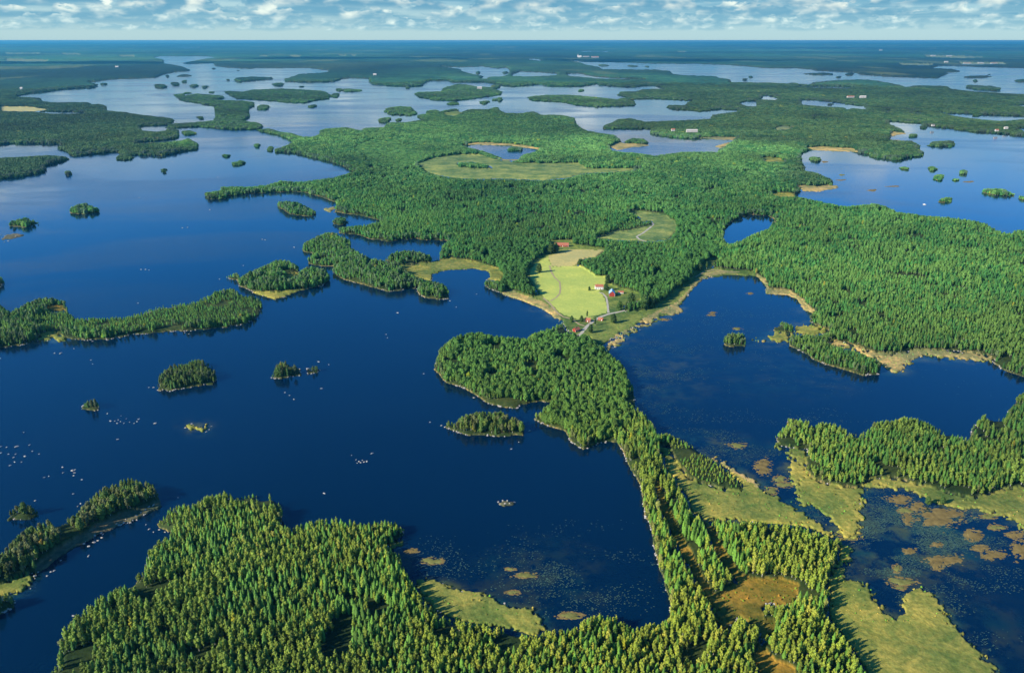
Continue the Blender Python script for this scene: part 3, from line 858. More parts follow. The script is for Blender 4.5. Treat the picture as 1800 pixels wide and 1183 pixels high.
# kinds: 0-3 spruce, 4-6 birch, 7-8 pine, 9-10 round broadleaf, 11-12 clump
KINDS = []
for s in range(4):
    KINDS.append(('spruce', spruce_mesh(100 + s, [1.0, 0.88, 1.15, 1.05][s]), M_BARK))
for s in range(3):
    KINDS.append(('birch', broad_mesh(200 + s, 15.5, [2.6, 2.3, 2.9][s], 0.2, 9, 460, 0.42), M_BIRCH))
for s in range(2):
    KINDS.append(('pine', broad_mesh(300 + s, 14.5, 2.9, 0.42, 7, 380, 0.42, 0.95), M_BARK))
for s in range(2):
    KINDS.append(('broadleaf', broad_mesh(400 + s, 15.0, 4.0, 0.12, 14, 700, 0.58), M_BARK))
protos = bpy.data.collections.new('tree_kinds')
for i, (nm, (tr, cr), bark) in enumerate(KINDS):
    V, Fc = join([tr, cr])
    mi = [0] * len(tr[1]) + [1] * len(cr[1])
    o = mesh_obj('kind_%02d_%s' % (i, nm), V, Fc, [bark, M_LEAF], parent='none', mi=mi)
    protos.objects.link(o)
for s in range(2):
    V, Fc = clump_mesh(500 + s, s == 0)
    o = mesh_obj('kind_%02d_clump' % (11 + s), V, Fc, [M_LEAF], parent='none')
    protos.objects.link(o)

ng = bpy.data.node_groups.new('plant_trees', 'GeometryNodeTree')
ng.interface.new_socket('Geometry', in_out='INPUT', socket_type='NodeSocketGeometry')
ng.interface.new_socket('Geometry', in_out='OUTPUT', socket_type='NodeSocketGeometry')
gi_ = ng.nodes.new('NodeGroupInput'); go_ = ng.nodes.new('NodeGroupOutput')
iop = ng.nodes.new('GeometryNodeInstanceOnPoints')
ci = ng.nodes.new('GeometryNodeCollectionInfo')
ci.inputs[0].default_value = protos
ci.inputs['Separate Children'].default_value = True
ci.inputs['Reset Children'].default_value = True


def nattr(nm, ty):
    n = ng.nodes.new('GeometryNodeInputNamedAttribute')
    n.data_type = ty
    n.inputs[0].default_value = nm
    return n.outputs[0]


ng.links.new(gi_.outputs[0], iop.inputs['Points'])
ng.links.new(ci.outputs[0], iop.inputs['Instance'])
iop.inputs['Pick Instance'].default_value = True
ng.links.new(nattr('kind_id', 'INT'), iop.inputs['Instance Index'])
ng.links.new(nattr('scl', 'FLOAT_VECTOR'), iop.inputs['Scale'])
ng.links.new(nattr('rot', 'FLOAT_VECTOR'), iop.inputs['Rotation'])
ng.links.new(iop.outputs[0], go_.inputs[0])

# scatter
DMAX = 8200.0
xs_, ys_, sp_l = [], [], []
D = 400.0
while D < DMAX:
    s = max(3.5, D * 0.0033)
    D2 = D * 1.12
    half = D2 * 0.98
    X = np.arange(-half, half, s); Y = np.arange(D * 0.42, D2, s)
    A, B = np.meshgrid(X, Y)
    A = A + (np.arange(len(Y)) % 2)[:, None] * s * 0.5
    A = A + rng.uniform(-0.38, 0.38, A.shape) * s
    B = B + rng.uniform(-0.38, 0.38, B.shape) * s
    A = A.ravel(); B = B.ravel()
    dd = np.hypot(A, B)
    k = (dd >= D) & (dd < D2)
    if D == 400.0:
        k = dd < D2
    xs_.append(A[k]); ys_.append(B[k]); sp_l.append(np.full(k.sum(), s))
    D = D2
x = np.concatenate(xs_); y = np.concatenate(ys_); sp = np.concatenate(sp_l)
X0, Y0 = px(x, y)
k = (X0 > -560) & (X0 < 2360) & (Y0 > 60) & (Y0 < 1560)
x, y, sp, X0, Y0 = x[k], y[k], sp[k], X0[k], Y0[k]
ht = at(tal, X0, Y0).astype(float)
stand = fbm(x / 90, y / 90, 41, 3)                    # stands of different age and mixture
mixn = fbm(x / 45, y / 45, 43, 2)
hue = fbm(x / 260, y / 260, 47, 3)
ht = ht * (0.40 + 0.50 * stand) * rng.uniform(0.58, 1.24, len(x))
hrm = headroom(x, y, ht)
dist = np.hypot(x, y)
# keep the strip along the near shore free of stems
Xs, Ys = px(x, y - 2.5)
ok = (hrm >= 0.3) & (at(land, Xs, Ys)) & (at(cls, Xs, Ys) > 0)
gap = fbm(x / 22, y / 22, 59, 2)
ok &= (gap > 0.30) | (dist > 2500)
x, y, sp, ht, hrm, stand, mixn, hue, dist, X0, Y0 = [a[ok] for a in (x, y, sp, ht, hrm, stand, mixn, hue, dist, X0, Y0)]
ht = ht * np.where(hrm < 1, hrm, 1)
ht = np.maximum(ht * 0.95, 3.0)
n = len(x)
shoreish = at(ld2, X0, Y0 + 0) < 0.985
inn = at(blur(land, 10, 2), X0, Y0) < 0.9
br = at(brd, X0, Y0) == 1
u = rng.random(n)
# share of birch rises in some stands
pb = np.clip((mixn - 0.34) * 3.4, 0.15, 0.9)
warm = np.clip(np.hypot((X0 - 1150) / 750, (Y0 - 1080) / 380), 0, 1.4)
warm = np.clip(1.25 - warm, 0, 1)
kind = np.where(u < pb, 1, 0)
kind = np.where((shoreish | inn) & (rng.random(n) < 0.55), 2, kind)
kind = np.where(br & (rng.random(n) < 0.8), 3, kind)
islw = (at(oid, X0, Y0) > 0) & (ht > 8.5)
u2 = rng.random(n)
kind = np.where(islw, np.where(u2 < 0.42, 2, np.where(u2 < 0.62, 3, np.where(u2 < 0.88, 1, 0))), kind)
kind = np.where(ht < 8.5, np.where(rng.random(n) < 0.7, 1, 0), kind)
isfar = dist > 2300 + 900 * (rng.random(n) - 0.5)
ht = np.where((kind == 0) & (ht > 8), ht * 0.92, ht)
kid = np.where(kind == 0, rng.integers(0, 4, n), np.where(kind == 1, rng.integers(4, 7, n), np.where(kind == 2, rng.integers(7, 9, n), rng.integers(9, 11, n))))
kid = np.where(isfar, np.where(kind == 0, 11, 12), kid)
base_h = np.where(kid < 4, 15.0, np.where(kid < 7, 15.5, np.where(kid < 9, 14.5, np.where(kid < 11, 15.0, 1.0))))
sz = ht / base_h
thin = np.where(ht < 9, 1.35, 1.0)
thin = np.where(kind == 3, 1.25, np.where((kind == 0) & ~isfar, thin * 1.12, thin))
sxy = np.where(isfar, sp * 0.78, sz * np.clip(sp / 4.2, 0.84, 2.2) * rng.uniform(0.85, 1.15, n) * thin)
TI = np.array([(0.056, 0.146, 0.026), (0.142, 0.222, 0.038), (0.124, 0.160, 0.056), (0.074, 0.150, 0.026)])
tint = TI[kind]
v_ = rng.normal(0, 1, n)[:, None]
tint = tint * (1 + 0.22 * np.clip(v_, -2, 2)) * (0.50 + 1.05 * hue[:, None])
big = fbm(x / 640, y / 640, 97, 3)
tint = tint * (1 + np.clip((big[:, None] - 0.5) * 2.4, -0.5, 0.5) * np.array([[0.34, 0.26, 0.1]]))
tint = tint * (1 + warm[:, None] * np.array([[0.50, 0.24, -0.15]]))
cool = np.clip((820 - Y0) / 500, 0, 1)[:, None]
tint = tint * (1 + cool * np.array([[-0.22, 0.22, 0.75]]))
isl_tone = at(oid, X0, Y0) > 0
tint = np.where((isl_tone & (Y0 > 600))[:, None], tint * np.array([[0.85, 0.80, 0.90]]) + 0.004, tint)  # trees on the nearer islands are a greyer olive green
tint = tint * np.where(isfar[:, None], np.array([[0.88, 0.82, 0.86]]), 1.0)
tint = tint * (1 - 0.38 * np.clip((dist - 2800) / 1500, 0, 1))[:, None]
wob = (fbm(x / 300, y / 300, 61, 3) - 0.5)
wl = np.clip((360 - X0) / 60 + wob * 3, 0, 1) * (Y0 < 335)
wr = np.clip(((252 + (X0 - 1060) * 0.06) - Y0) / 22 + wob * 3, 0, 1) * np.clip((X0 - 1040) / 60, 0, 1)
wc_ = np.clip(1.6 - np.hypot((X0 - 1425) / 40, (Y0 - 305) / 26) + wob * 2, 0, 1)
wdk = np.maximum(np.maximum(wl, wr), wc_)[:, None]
tint = tint * (1 - wdk * np.array([[0.32, 0.40, 0.22]]))  # cloud shade over left and north-east woods put into tint, plus dark pines
aut = rng.random(n) < 0.004
tint[aut] = tint[aut] * np.array([2.6, 1.5, 0.7])
tint = np.clip(tint, 0.006, 0.4)
gx_, gy_ = px(x, y)
gz = ground_z(x, y, gx_, gy_) - 0.15
gz = np.maximum(gz, 0.1)
gz = np.where(dist > 6400, np.minimum(gz, 6), gz)
rot = rng.uniform(0, 6.283, n)
print('trees', n, 'near', (~isfar).sum())

# the nearest of each kind stand as single trees of their own, the rest are the forest
GROUPS = ['spruce', 'birch', 'pine', 'broadleaf']
single = np.zeros(n, bool)
tx, ty = px(x, y, ht + gz)
inframe = (X0 > 2) & (X0 < 1798) & (ty < 1176)
for kk in (0, 1, 2):
    c_ = np.where((kind == kk) & inframe & ~isfar & (ht > 7) & (dist < 1500))[0]
    size_px = ht[c_] / dist[c_]
    single[c_[np.argsort(-size_px)[:300]]] = True
PARTS = []
for i, (nm, (tr, cr), bark) in enumerate(KINDS):
    mt = bpy.data.meshes.new(nm + '_trunk'); mt.from_pydata(tr[0], [], tr[1]); mt.materials.append(bark)
    mc = bpy.data.meshes.new(nm + '_crown'); mc.from_pydata(cr[0], [], cr[1]); mc.materials.append(M_LEAF)
    PARTS.append((mt, mc))


def put_tree(kid_, x_, y_, z_, sxy_, sz_, rot_, tint_, label, group, cat=None):
    nm = KINDS[kid_][0]
    e = bpy.data.objects.new(nm + '_tree', None)
    COL.objects.link(e)
    e.location = (x_, y_, z_); e.rotation_euler = (0, 0, rot_); e.scale = (sxy_, sxy_, sz_)
    e.empty_display_size = 1
    tag(e, label, cat or (nm + ' tree'), group)
    for (pn, me) in (('trunk', PARTS[kid_][0]), ('crown', PARTS[kid_][1])):
        o = bpy.data.objects.new(pn, me)
        COL.objects.link(o)
        o.parent = e
        if pn == 'crown':
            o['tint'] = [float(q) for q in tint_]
    return e


ZONES = [(lambda X, Y: X < 180, 'at the far left tip of the near wood'),
         (lambda X, Y: X < 300, 'in the bottom left corner of the near wood'),
         (lambda X, Y: X < 430, 'low on the left headland'),
         (lambda X, Y: X < 520, 'low in the middle of the left headland'),
         (lambda X, Y: X < 640, 'in the mixed wood at the bottom edge'),
         (lambda X, Y: X < 760, 'just left of the small lakeside bog'),
         (lambda X, Y: X < 860, 'below the west half of the small lakeside bog'),
         (lambda X, Y: X < 980, 'below the east half of the small lakeside bog'),
         (lambda X, Y: X < 1080, 'below the dark blue bay'),
         (lambda X, Y: X < 1180, 'below the right corner of the dark bay'),
         (lambda X, Y: (X < 1300) & (Y < 1110), 'on the wooded neck left of the rust coloured clearing'),
         (lambda X, Y: X < 1300, 'at the bottom end of the wooded neck'),
         (lambda X, Y: (X < 1420) & (Y < 1110), 'around the rust coloured clearing'),
         (lambda X, Y: X < 1420, 'below the rust coloured clearing'),
         (lambda X, Y: (X < 2000) & (Y < 1110), 'between the clearing and the yellow bog'),
         (lambda X, Y: X < 2000, 'at the bottom beside the yellow bog')]
NMS = {0: 'pointed spruce', 1: 'rounded birch', 2: 'tufted pine'}
lum = tint @ np.array([0.5, 0.5, 0.0])
for kk in (0, 1, 2):
    q_ = single & (kind == kk)
    hq = np.quantile(ht[q_], [0.33, 0.67]); lq = np.quantile(lum[q_], [0.33, 0.67])
    for i in np.where(q_)[0]:
        for zi, (fn_, txt) in enumerate(ZONES):
            if fn_(X0[i], Y0[i]):
                break
        szw = ['short', 'middling', 'tall'][int(np.searchsorted(hq, ht[i]))]
        cw_ = ['dark', 'green', 'bright'][int(np.searchsorted(lq, lum[i]))]
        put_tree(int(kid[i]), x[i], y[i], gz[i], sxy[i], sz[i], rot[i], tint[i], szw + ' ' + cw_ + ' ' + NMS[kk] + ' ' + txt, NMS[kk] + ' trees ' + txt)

rest = ~single
own = at(oid, X0, Y0) * ((X0 > -190) & (X0 < 1985) & (Y0 < 1385))


def wood(name, sel, label, cat):
    if sel.sum() == 0:
        return
    V = np.stack([x[sel], y[sel], gz[sel]], 1)
    o0 = np.array([V[:, 0].mean(), V[:, 1].mean(), 0.0])
    me = bpy.data.meshes.new(name)
    me.vertices.add(len(V)); me.vertices.foreach_set('co', (V - o0).astype(np.float32).ravel())
    for (an, ty_, d_, f_) in (('kind_id', 'INT', kid[sel].astype(np.int32), 'value'),
                              ('scl', 'FLOAT_VECTOR', np.stack([sxy[sel], sxy[sel], np.where(isfar[sel], ht[sel], sz[sel])], 1).astype(np.float32), 'vector'),
                              ('rot', 'FLOAT_VECTOR', np.stack([rot[sel] * 0, rot[sel] * 0, rot[sel]], 1).astype(np.float32), 'vector'),
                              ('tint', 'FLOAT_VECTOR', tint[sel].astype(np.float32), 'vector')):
        a = me.attributes.new(an, ty_, 'POINT')
        a.data.foreach_set(f_, d_.ravel())
    o = bpy.data.objects.new(name, me)
    COL.objects.link(o)
    o.location = o0
    md = o.modifiers.new('plant', 'NODES')
    md.node_group = ng
    tag(o, label, cat, kind='stuff')
    return o


NFRONT = (Y0 > 600) & (X0 < 1500) & ~((X0 > 1340) & (Y0 < 870))
NEAST = (Y0 > 660) & ~NFRONT
main = (own == 0) & rest
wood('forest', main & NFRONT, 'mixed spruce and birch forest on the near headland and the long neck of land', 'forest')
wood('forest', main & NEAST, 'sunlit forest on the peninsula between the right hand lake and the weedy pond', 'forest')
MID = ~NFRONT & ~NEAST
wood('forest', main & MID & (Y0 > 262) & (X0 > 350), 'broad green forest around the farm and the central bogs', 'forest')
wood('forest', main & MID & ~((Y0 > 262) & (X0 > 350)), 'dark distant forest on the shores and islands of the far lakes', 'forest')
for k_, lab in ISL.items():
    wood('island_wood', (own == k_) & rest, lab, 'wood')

# ------------------------------------------------------------------ single trees on the farm
def place_px(X, Y, z=1.2):
    a, b = g(X, Y, z)
    return float(a), float(b)


FARM_TREES = [
    (948, 479, 9, 10, 'lone round tree standing in the left part of the bright green field'),
    (968, 446, 9, 13, 'larger of the two round trees in front of the long red roof'),
    (977, 444, 10, 12, 'smaller round tree right of its twin in front of the long red roof'),
    (1036, 511, 9, 4.5, 'low bush at the left corner of the white farmhouse garden'),
    (1065, 511, 10, 8, 'dark round tree between the white farmhouse and the red barn'),
    (1068, 499, 9, 10, 'dark round tree behind the white farmhouse'),
    (1089, 545, 9, 9, 'grey green bush beside the road south of the red barn'),
    (1109, 538, 10, 13, 'broad dark tree in the meadow right of the red barn'),
    (1132, 543, 9, 14, 'broad tree above the reedy right shore by the farm road'),
    (1144, 541, 10, 12, 'rightmost broad tree above the reedy shore by the farm road'),
    (1078, 568, 9, 9, 'small tree in the shore meadow below the farm road'),
    (1038, 585, 10, 8, 'round tree right of the lower red cottage'),
    (1046, 572, 4, 8, 'birch beside the farm road bend above the lower cottage'),
    (1005, 566, 9, 6, 'garden tree left of the upper red cottage'),
    (1022, 566, 10, 6, 'bush touching the left wall of the upper red cottage'),
    (1032, 558, 5, 7, 'small tree behind the upper red cottage'),
    (1100, 549, 5, 10, 'pale birch beside the farm road north of the shore meadow'),
    (1106, 545, 6, 9, 'pale birch right of its neighbour beside the farm road'),
    (1018, 466, 9, 7, 'tree at the tip of the dark wood by the tiny white hut'),
    (1242, 473, 4, 9, 'birch standing on the grass strip north of the right hand lake'),
    (1230, 476, 9, 8, 'round tree on the grass strip north of the right hand lake'),
    (1630, 886, 9, 5, 'round bush standing alone on the yellow bog south of the right hand peninsula'),
    (1656, 885, 10, 5, 'second bush right of the lone one on the same bog'),
]
for (X, Y, kd, hh, lab) in FARM_TREES:
    a, b = place_px(X, Y)
    bh = 15.5 if kd < 7 else 15.0
    hh *= 1.55
    s = hh / bh
    put_tree(kd, a, b, 1.1, s * (1.15 if kd > 8 else 1.0), s, random.uniform(0, 6), np.array([0.055, 0.11, 0.024]) * random.uniform(0.75, 1.2), lab, None)


# ------------------------------------------------------------------ buildings
def boxm(x0, x1, y0, y1, z0, z1):
    V = [(x0, y0, z0), (x1, y0, z0), (x1, y1, z0), (x0, y1, z0), (x0, y0, z1), (x1, y0, z1), (x1, y1, z1), (x0, y1, z1)]
    return V, [(0, 3, 2, 1), (4, 5, 6, 7), (0, 1, 5, 4), (1, 2, 6, 5), (2, 3, 7, 6), (3, 0, 4, 7)]


def house(X, Y, L, W, h, rh, rot, wall, roofm, label, cat='house', name='house', trim=True, chim=1, z=1.2, door=True, nwin=3):
    """gabled house, ridge along local x"""
    a, b = place_px(X, Y, z)
    e = bpy.data.objects.new(name, None); COL.objects.link(e)
    e.location = (a, b, z); e.rotation_euler = (0, 0, rot)
    tag(e, label, cat)
    hl, hw = L / 2, W / 2
    V = [(-hl, -hw, -0.6), (hl, -hw, -0.6), (hl, hw, -0.6), (-hl, hw, -0.6), (-hl, -hw, h), (hl, -hw, h), (hl, hw, h), (-hl, hw, h), (-hl, 0, h + rh), (hl, 0, h + rh)]
    Fc = [(0, 1, 5, 4), (2, 3, 7, 6), (1, 2, 6, 9, 5), (3, 0, 4, 8, 7), (0, 3, 2, 1)]
    mesh_obj('wall', V, Fc, wall, e)
    ov, th = 0.45, 0.22
    sl = rh / hw
    pr = []
    for s in (-1, 1):
        y0, z0 = s * (hw + ov), h - ov * sl
        V = [(-hl - ov, y0, z0), (hl + ov, y0, z0), (hl + ov, 0, h + rh), (-hl - ov, 0, h + rh)]
        V += [(p[0], p[1], p[2] + th) for p in V]
        pr.append((V, [(0, 1, 5, 4), (1, 2, 6, 5), (3, 0, 4, 7), (4, 5, 6, 7), (3, 2, 1, 0)]))
    rf = mesh_obj('roof', *join(pr), roofm, e)
    for k_ in range(chim):
        cx = -hl * 0.4 + k_ * hl * 0.8
        mesh_obj('chimney', *boxm(cx - .4, cx + .4, -.4, .4, h + rh - 0.6, h + rh + 1.1), M_BRICK, rf)
    for s in (-1, 1):
        for k_ in range(nwin):
            cx = -hl + L * (k_ + 0.5) / nwin
            if door and s == -1 and k_ == nwin // 2:
                mesh_obj('door', *boxm(cx - .55, cx + .55, s * hw - .06, s * hw + .06, 0, 2.1), M_WHITE if wall != M_WHITE else M_BRICK, e)
                continue
            f = mesh_obj('window', *boxm(cx - .65, cx + .65, s * hw - .07, s * hw + .07, 1.0, 2.4), M_WHITE, e)
            mesh_obj('pane', *boxm(cx - .5, cx + .5, s * hw - .1, s * hw + .1, 1.15, 2.25), M_GLASS, f)
    if trim:
        for sx_ in (-1, 1):
            for sy_ in (-1, 1):
                mesh_obj('corner_board', *boxm(sx_ * hl - .12, sx_ * hl + .12, sy_ * hw - .12, sy_ * hw + .12, 0, h - 0.12), M_WHITE, e)
    return e


house(987, 433, 26, 8, 3.2, 3.4, R(-4), M_REDWALL, M_REDROOF, 'long red barn with bright orange red roof at the top of the hay field', 'barn', 'barn', nwin=6, chim=0)
house(1053, 508, 12, 7, 4.6, 2.6, R(2), M_WHITE, M_REDROOF, 'white farmhouse with pink red roof beside the bright green field', nwin=4)
house(1075.5, 519, 14, 8.5, 4.4, 4.0, R(84), M_REDWALL, M_METALROOF, 'red barn with pale blue metal roof at the head of the farm track', 'barn', 'barn', nwin=2, chim=0)
house(1091, 515.5, 8, 4.5, 2.2, 1.3, R(-6), M_WHITE, M_REDROOF, 'low shed with reddish roof to the right of the red barn', 'shed', 'shed', trim=False, chim=0, nwin=2)
house(1033, 565, 7.4, 5.6, 2.7, 2.2, R(-12), M_REDWALL, M_REDROOF, 'upper of the two red cottages by the farm road, below the green field')
house(1013, 582, 8, 6, 2.8, 2.3, R(40), M_REDWALL, M_REDROOF, 'lower red cottage with pinkish roof in its garden at the neck of land')
house(1056, 563, 6, 4, 2.2, 1.4, R(-20), M_REDWALL, M_REDROOF, 'small red shed right of the upper cottage beside the farm road', 'shed', 'shed', trim=False, chim=0, nwin=2)
house(1026, 467.5, 5, 3.5, 2.2, 1.2, R(5), M_WHITE, M_WHITE, 'tiny white hut at the edge of the dark wood', 'hut', 'hut', trim=False, chim=0, nwin=1, door=False)
FARH = [(1216, 232.5, 44, 14, 7, 4, M_FARWALL, M_FARWALL, 'long white building on the wooded shore of the far right lake'),
        (1183, 230.5, 14, 10, 6, 3, M_FARWALL, M_REDROOF, 'small yellow house on the wooded point left of the long white building'),
        (843, 157, 36, 16, 12, 6, M_FARWALL, M_FARWALL, 'pale house showing behind the trees of the far island'),
        (659, 133.5, 34, 18, 14, 8, M_FARWALL, M_FARWALL, 'white house on the far shore left of the island with the pale house'),
        (1495, 172, 45, 14, 7, 4, M_FARWALL, M_REDROOF, 'long pink roofed house in the far right forest'),
        (1514, 172.5, 20, 14, 9, 5, M_FARWALL, M_FARWALL, 'left of two small white houses in the far right forest'),
        (1519, 172.5, 20, 14, 9, 5, M_FARWALL, M_FARWALL, 'right of two small white houses in the far right forest'),
        (38, 158, 18, 14, 10, 8, M_FARWALL, M_FARWALL, 'white house in the far left forest above the pale narrow bay'),
        (206, 119.5, 45, 20, 14, 8, M_FARWALL, M_FARWALL, 'white building in the far left forest'),
        (1663, 110.8, 60, 30, 16, 8, M_FARWALL, M_FARWALL, 'white hall left of the long pale works on the far right shore'),
        (1700, 112.3, 110, 30, 10, 4, M_FARWALL, M_REDROOF, 'leftmost long pale hall of the works on the far right shore'),
        (1724, 112.0, 90, 30, 11, 4, M_FARWALL, M_FARWALL, 'middle long pale hall of the works on the far right shore'),
        (1747, 112.3, 100, 30, 10, 4, M_FARWALL, M_REDROOF, 'rightmost long pale hall of the works on the far right shore'),
        (1640, 99, 100, 40, 14, 6, M_FARWALL, M_FARWALL, 'left block of white town buildings near the far right horizon'),
        (1668, 99.6, 110, 40, 14, 6, M_FARWALL, M_FARWALL, 'right block of white town buildings near the far right horizon'),
        (1548, 90, 90, 50, 34, 8, M_FARWALL, M_FARWALL, 'white tower block standing alone near the right horizon'),
        (1640, 222, 12, 8, 5, 3, M_FARWALL, M_GREYROOF, 'grey roofed cottage on the north shore of the right lake'),
        (1752, 231, 13, 8, 5, 3, M_FARWALL, M_REDROOF, 'left cottage near the right end of the same north shore'),
        (1768, 227, 14, 9, 6, 3, M_FARWALL, M_FARWALL, 'white cottage among trees near the right end of the north shore'),
        (1150, 84, 110, 60, 30, 12, M_FARWALL, M_FARWALL, 'white buildings on the central horizon'),
        (1030, 101.5, 130, 60, 24, 10, M_FARWALL, M_GREYROOF, 'white house just right of the far church'),
        (1046, 102.3, 150, 60, 22, 10, M_FARWALL, M_REDROOF, 'second white house right of the far church')]
for (X, Y, L_, W_, h_, rh_, wm, rm, lab) in FARH:
    zb = 12 if Y < 240 else 3
    house(X, Y, L_, W_, h_, rh_, R(random.uniform(-5, 5)), wm, rm, lab, 'building', 'building', trim=False, chim=0, nwin=3, z=zb, door=False)
# far church
a, b = place_px(1018.5, 101.5, 14)
e = bpy.data.objects.new('church', None); COL.objects.link(e); e.location = (a, b, 14)
tag(e, 'white church with a pointed tower above the far forest', 'church')
mesh_obj('nave', *join([boxm(-20, 45, -14, 14, -4, 24), ([(-20, -16, 24), (46, -16, 24), (46, 16, 24), (-20, 16, 24), (-20, 0, 38), (46, 0, 38)], [(0, 1, 5, 4), (2, 3, 4, 5), (1, 2, 5), (3, 0, 4)])]), M_WHITE, e)
mesh_obj('tower', *boxm(-42, -20.5, -11, 11, -4, 52), M_WHITE, e)
mesh_obj('spire', [(-42.5, -11.5, 52), (-20, -11.5, 52), (-20, 11.5, 52), (-42.5, 11.5, 52), (-31, 0, 84)], [(0, 1, 4), (1, 2, 4), (2, 3, 4), (3, 0, 4), (0, 3, 2, 1)], M_GREYROOF, e)


# ------------------------------------------------------------------ roads, tracks
def ribbon(name, pts, width, m_, z=1.32):
    P = [Vector(place_px(*q, z)) for q in pts]
    # resample and wobble
    Q = []
    for i in range(len(P) - 1):
        n_ = max(2, int((P[i + 1] - P[i]).length / 4))
        for k_ in range(n_):
            Q.append(P[i].lerp(P[i + 1], k_ / n_))
    Q.append(P[-1])
    V = []; Fc = []
    for i, p in enumerate(Q):
        d = (Q[min(i + 1, len(Q) - 1)] - Q[max(i - 1, 0)]).normalized()
        nn = Vector((-d.y, d.x))
        ww = width * (0.5 + 0.12 * math.sin(i * 1.7) * math.sin(i * 0.6))
        V += [(p.x + nn.x * ww, p.y + nn.y * ww, z), (p.x - nn.x * ww, p.y - nn.y * ww, z)]
        if i:
            j = 2 * i
            Fc.append((j - 2, j - 1, j + 1, j))
    return tag(mesh_obj(name, V, Fc, m_), kind='structure')


ribbon('road', [(1102, 545), (1085, 549), (1070, 552), (1056, 557), (1043, 565), (1033, 572), (1028, 578), (1022, 586), (1012, 594)], 4.6, M_GRAVEL, 1.34)
ribbon('path', [(1053, 514), (1060, 516), (1066, 523), (1068, 535), (1069.5, 550)], 3.0, M_GRAVEL, 1.40)
ribbon('path', [(966, 467), (969, 478), (975, 488), (984, 496), (985, 508), (984, 516), (978, 523), (968, 529)], 2.6, M_TRACK, 1.32)
ribbon('path', [(955, 524), (966, 533), (972, 540), (980, 550), (990, 557), (1005, 561), (1018, 570), (1028, 573)], 3.0, M_TRACK, 1.36)
ribbon('path', [(1140, 388), (1149, 394), (1142, 401), (1130, 410), (1119, 416), (1124, 421), (1136, 425)], 4.0, M_GRAVEL, 1.36)
ribbon('path', [(1300, 478), (1275, 477), (1255, 474), (1238, 478), (1222, 487)], 3.0, M_TRACK, 1.36)


# ------------------------------------------------------------------ boulders in the lakes
def rock_mesh(seed):
    rs = random.Random(seed)
    import bmesh
    bm = bmesh.new()
    bmesh.ops.create_icosphere(bm, subdivisions=2, radius=1)
    cuts = [(Vector((rs.gauss(0, 1), rs.gauss(0, 1), rs.gauss(0.3, 1))).normalized(), rs.uniform(0.55, 0.85)) for _ in range(9)]
    for v in bm.verts:
        for (d, k_) in cuts:
            q = v.co.dot(d)
            if q > k_:
                v.co -= d * (q - k_) * 0.9
        v.co.z *= 0.62
        v.co += Vector((rs.uniform(-.04, .04), rs.uniform(-.04, .04), rs.uniform(-.04, .04)))
    me = bpy.data.meshes.new('boulder')
    bm.to_mesh(me); bm.free()
    me.materials.append(M_ROCK)
    return me


